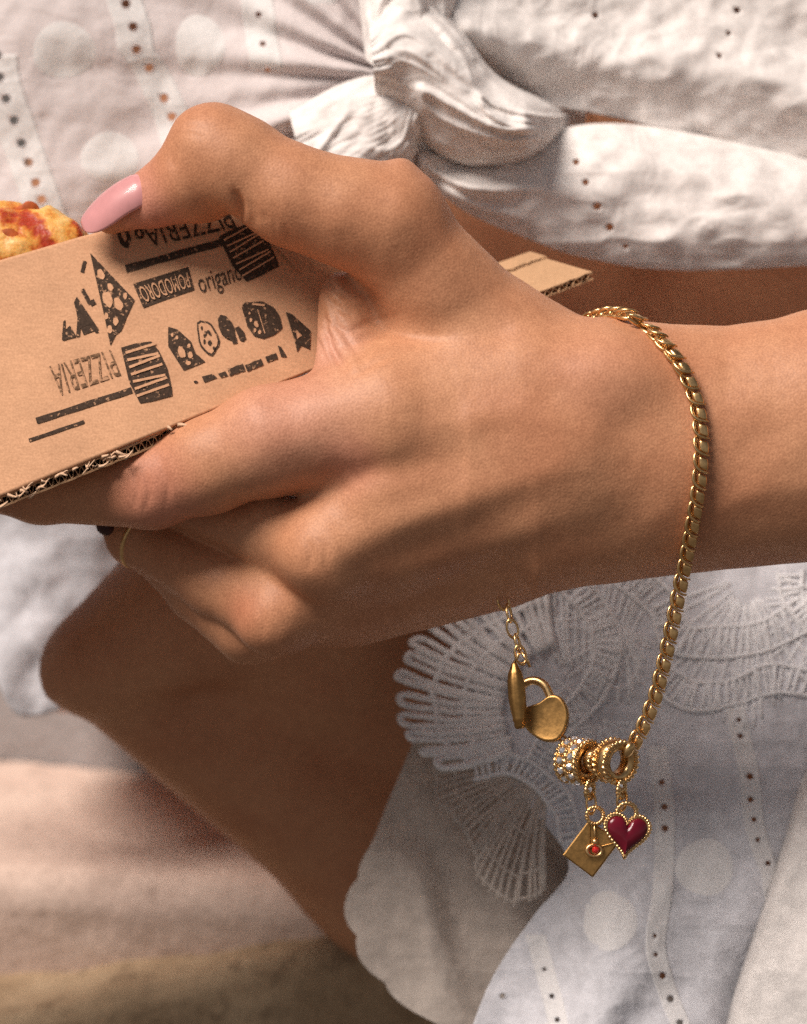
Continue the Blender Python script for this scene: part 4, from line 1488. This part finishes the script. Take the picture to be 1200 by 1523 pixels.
# ---- heart charm
def heart(n, sc=1.0):
    out = []
    for i in range(n):
        t = 2 * math.pi * i / n
        x = 16 * math.sin(t) ** 3
        y = 13 * math.cos(t) - 5 * math.cos(2 * t) - 2 * math.cos(3 * t) - math.cos(4 * t)
        out.append((x * 2.12 * sc, -(y + 2.2) * 2.18 * sc))
    out = np.array(out)
    for _ in range(n // 6):
        out = 0.5 * out + 0.25 * (np.roll(out, 1, 0) + np.roll(out, -1, 0))
    return out * 1.04
hc = np.array((931, 1243, 88.0))
hz = unit((0.20, -0.05, 1.0)); hx = unit(np.array((1, 0.10, 0)) - hz * np.dot(hz, (1, 0.10, 0))); hy = np.cross(hz, hx)
if hy[1] < 0: hy = -hy
hax = (hx, hy, hz)
N = 96
rows = [(0.96, -6), (1.02, -3), (1.02, 3), (0.97, 5.5), (0.90, 5.0), (0.88, 3.0)]
P = np.concatenate([np.column_stack([heart(N, q), np.full(N, z)]) for q, z in rows])
F = grid_faces(len(rows), N, False, True) + [tuple(range(N))]
ht_ = part('heart_charm', (P, F), hc, hax, M_gold, bracelet)
ht_['label'] = 'dark red enamel heart charm with a gold rope rim'
rows = [(0.90 * math.cos(a), 3.2 + 10 * math.sin(a) ** 0.9) for a in np.linspace(0, math.pi / 2 - 0.02, 12)]
P = np.concatenate([np.column_stack([heart(N, q), np.full(N, z)]) for q, z in rows])
# cleft of the two lobes
P[:, 2] -= 3.5 * np.exp(-(P[:, 0] / 5) ** 2) * np.clip((6 - P[:, 1]) / 20, 0, 1)
part('enamel', (P, grid_faces(len(rows), N, False, True) + [tuple((len(rows) - 1) * N + i for i in range(N))]), hc, hax, M_enamel, ht_)
hp_ = heart(260, 0.985)
rp = np.column_stack([hp_, np.full(260, 3.0)])
V, F = tube(rp, [2.9 * (1 + 0.32 * math.sin(i * 2 * math.pi / 4.6)) for i in range(260)], 7, True)
part('rope_rim', (V, F), hc, hax, M_gold, ht_)
jump(np.array((932, 1209, 88.0)), frame_z((0.12, 0.05, 1)), 14.5, 3.6, 1, 1, 20, ht_, 'charm_loop')

# ---- heart-shaped lock clasp (seen from its plain back), bar and fine chain
lc = np.array((812, 1070, 46.0))
lz = unit((-0.30, -0.12, 1.0)); lx = unit(np.array((0.92, -0.36, 0)) - lz * np.dot(lz, (0.92, -0.36, 0))); ly = np.cross(lz, lx)
if ly[1] < 0: ly = -ly
lax = (lx, ly, lz)
out = np.array([(-31, -22), (-20, -28), (0, -27), (20, -30), (33, -22), (37, -4), (32, 14), (19, 30), (4, 37), (-14, 30), (-28, 12), (-34, -6)], float)
out = spline(out, 72, True)
n = len(out)
rows = [(0.94, -6), (1.0, -4), (1.0, 4), (0.95, 6.5), (0.88, 6.0), (0.5, 5.4), (0.02, 5.2)]
P = np.concatenate([np.column_stack([out * q, np.full(n, z)]) for q, z in rows])
lock = part('lock_clasp', (P, grid_faces(len(rows), n, False, True) + [tuple(range(n))]), lc, lax, M_gold2, bracelet)
lock['label'] = 'heart-shaped gold padlock clasp'
sh = spline([(-26, -22, 0), (-26, -46, 0), (-14, -62, 0), (4, -62, 0), (17, -48, 0), (19, -24, 0)], 40)
V, F = tube(sh, [6.5 + 0.6 * math.sin(i) * 0 for i in range(40)], 10)
part('shackle', (V, F), lc, lax, M_gold, lock)
barax = frame_z(unit((0.09, 1, 0.05)))
V, F = lathe([(0.1, -50), (4, -48), (5.2, -44), (9.5, -36), (10.5, -33), (12.5, -22), (13.5, 0), (12, 20), (9.5, 34), (9.8, 38), (8.0, 40), (8.4, 46), (6, 50), (0.1, 50)], 24, lambda r, z, t: (r * (1 + 0.05 * math.cos(8 * t)), z))
tb = part('toggle_bar', (V, F), np.array((769, 1034, 66.0)), barax, M_gold2, bracelet)
jump(np.array((839, 1102, 46.0)), frame_z((0.6, -0.5, 0.5)), 8, 2.2, 1, 1.1)
# fine cable chain up behind the hand
fc = [(748, 893, 10, 0), (757, 912, 26, 1), (762, 935, 38, 0), (770, 957, 46, 1), (774, 974, 54, 0)]
for x, y, h, k in fc:
    d = unit((0.30, 1, 0.4 if y < 920 else 0.1))
    zax = frame_z((0.9, -0.25, 0.35)) if k else frame_z((0.25, 0.0, 1))
    zz = zax[2]; yy = unit(d - zz * np.dot(d, zz)); xx = np.cross(yy, zz)
    part('cable_link', torus(10.5, 2.1, 26, 7, 0, 0, 0.80, 1.32), np.array((x, y, h), float), (xx, yy, zz), M_gold, bracelet)
for x0, y0, x1, y1 in ((772, 968, 765, 986), (776, 970, 788, 992)):
    V, F = tube(np.array([(x0, y0, 58), ((x0 + x1) / 2 + 1, (y0 + y1) / 2, 60), (x1, y1, 58)]), 2.3, 7)
    mk('chain_end', V, F, M_gold, bracelet)

# ---- finger ring
ring = thing('finger_ring', 'thin gold ring with a dark round stone on a shaded finger', 'ring', (212, 800, -80))
rd = unit(np.array(RING[1][:3]) - np.array(RING[2][:3]))
ro = np.array(RING[2][:3], float) + rd * 12
rax = frame_z(rd, (0.2, -1, 0.3))
part('band', torus(48.0, 4.0, 60, 8), ro, rax, M_gold, ring)
part('stone', ball(15, 20, 12, (1, 1, 0.8)), np.array((156, 783, -92.0)), frame_z((-0.7, 0.6, 0.4)), plain_mat('dark_stone', (0.05, 0.015, 0.012), 0.5, 600, 0.2, 0, 0.3, 0.0), ring)
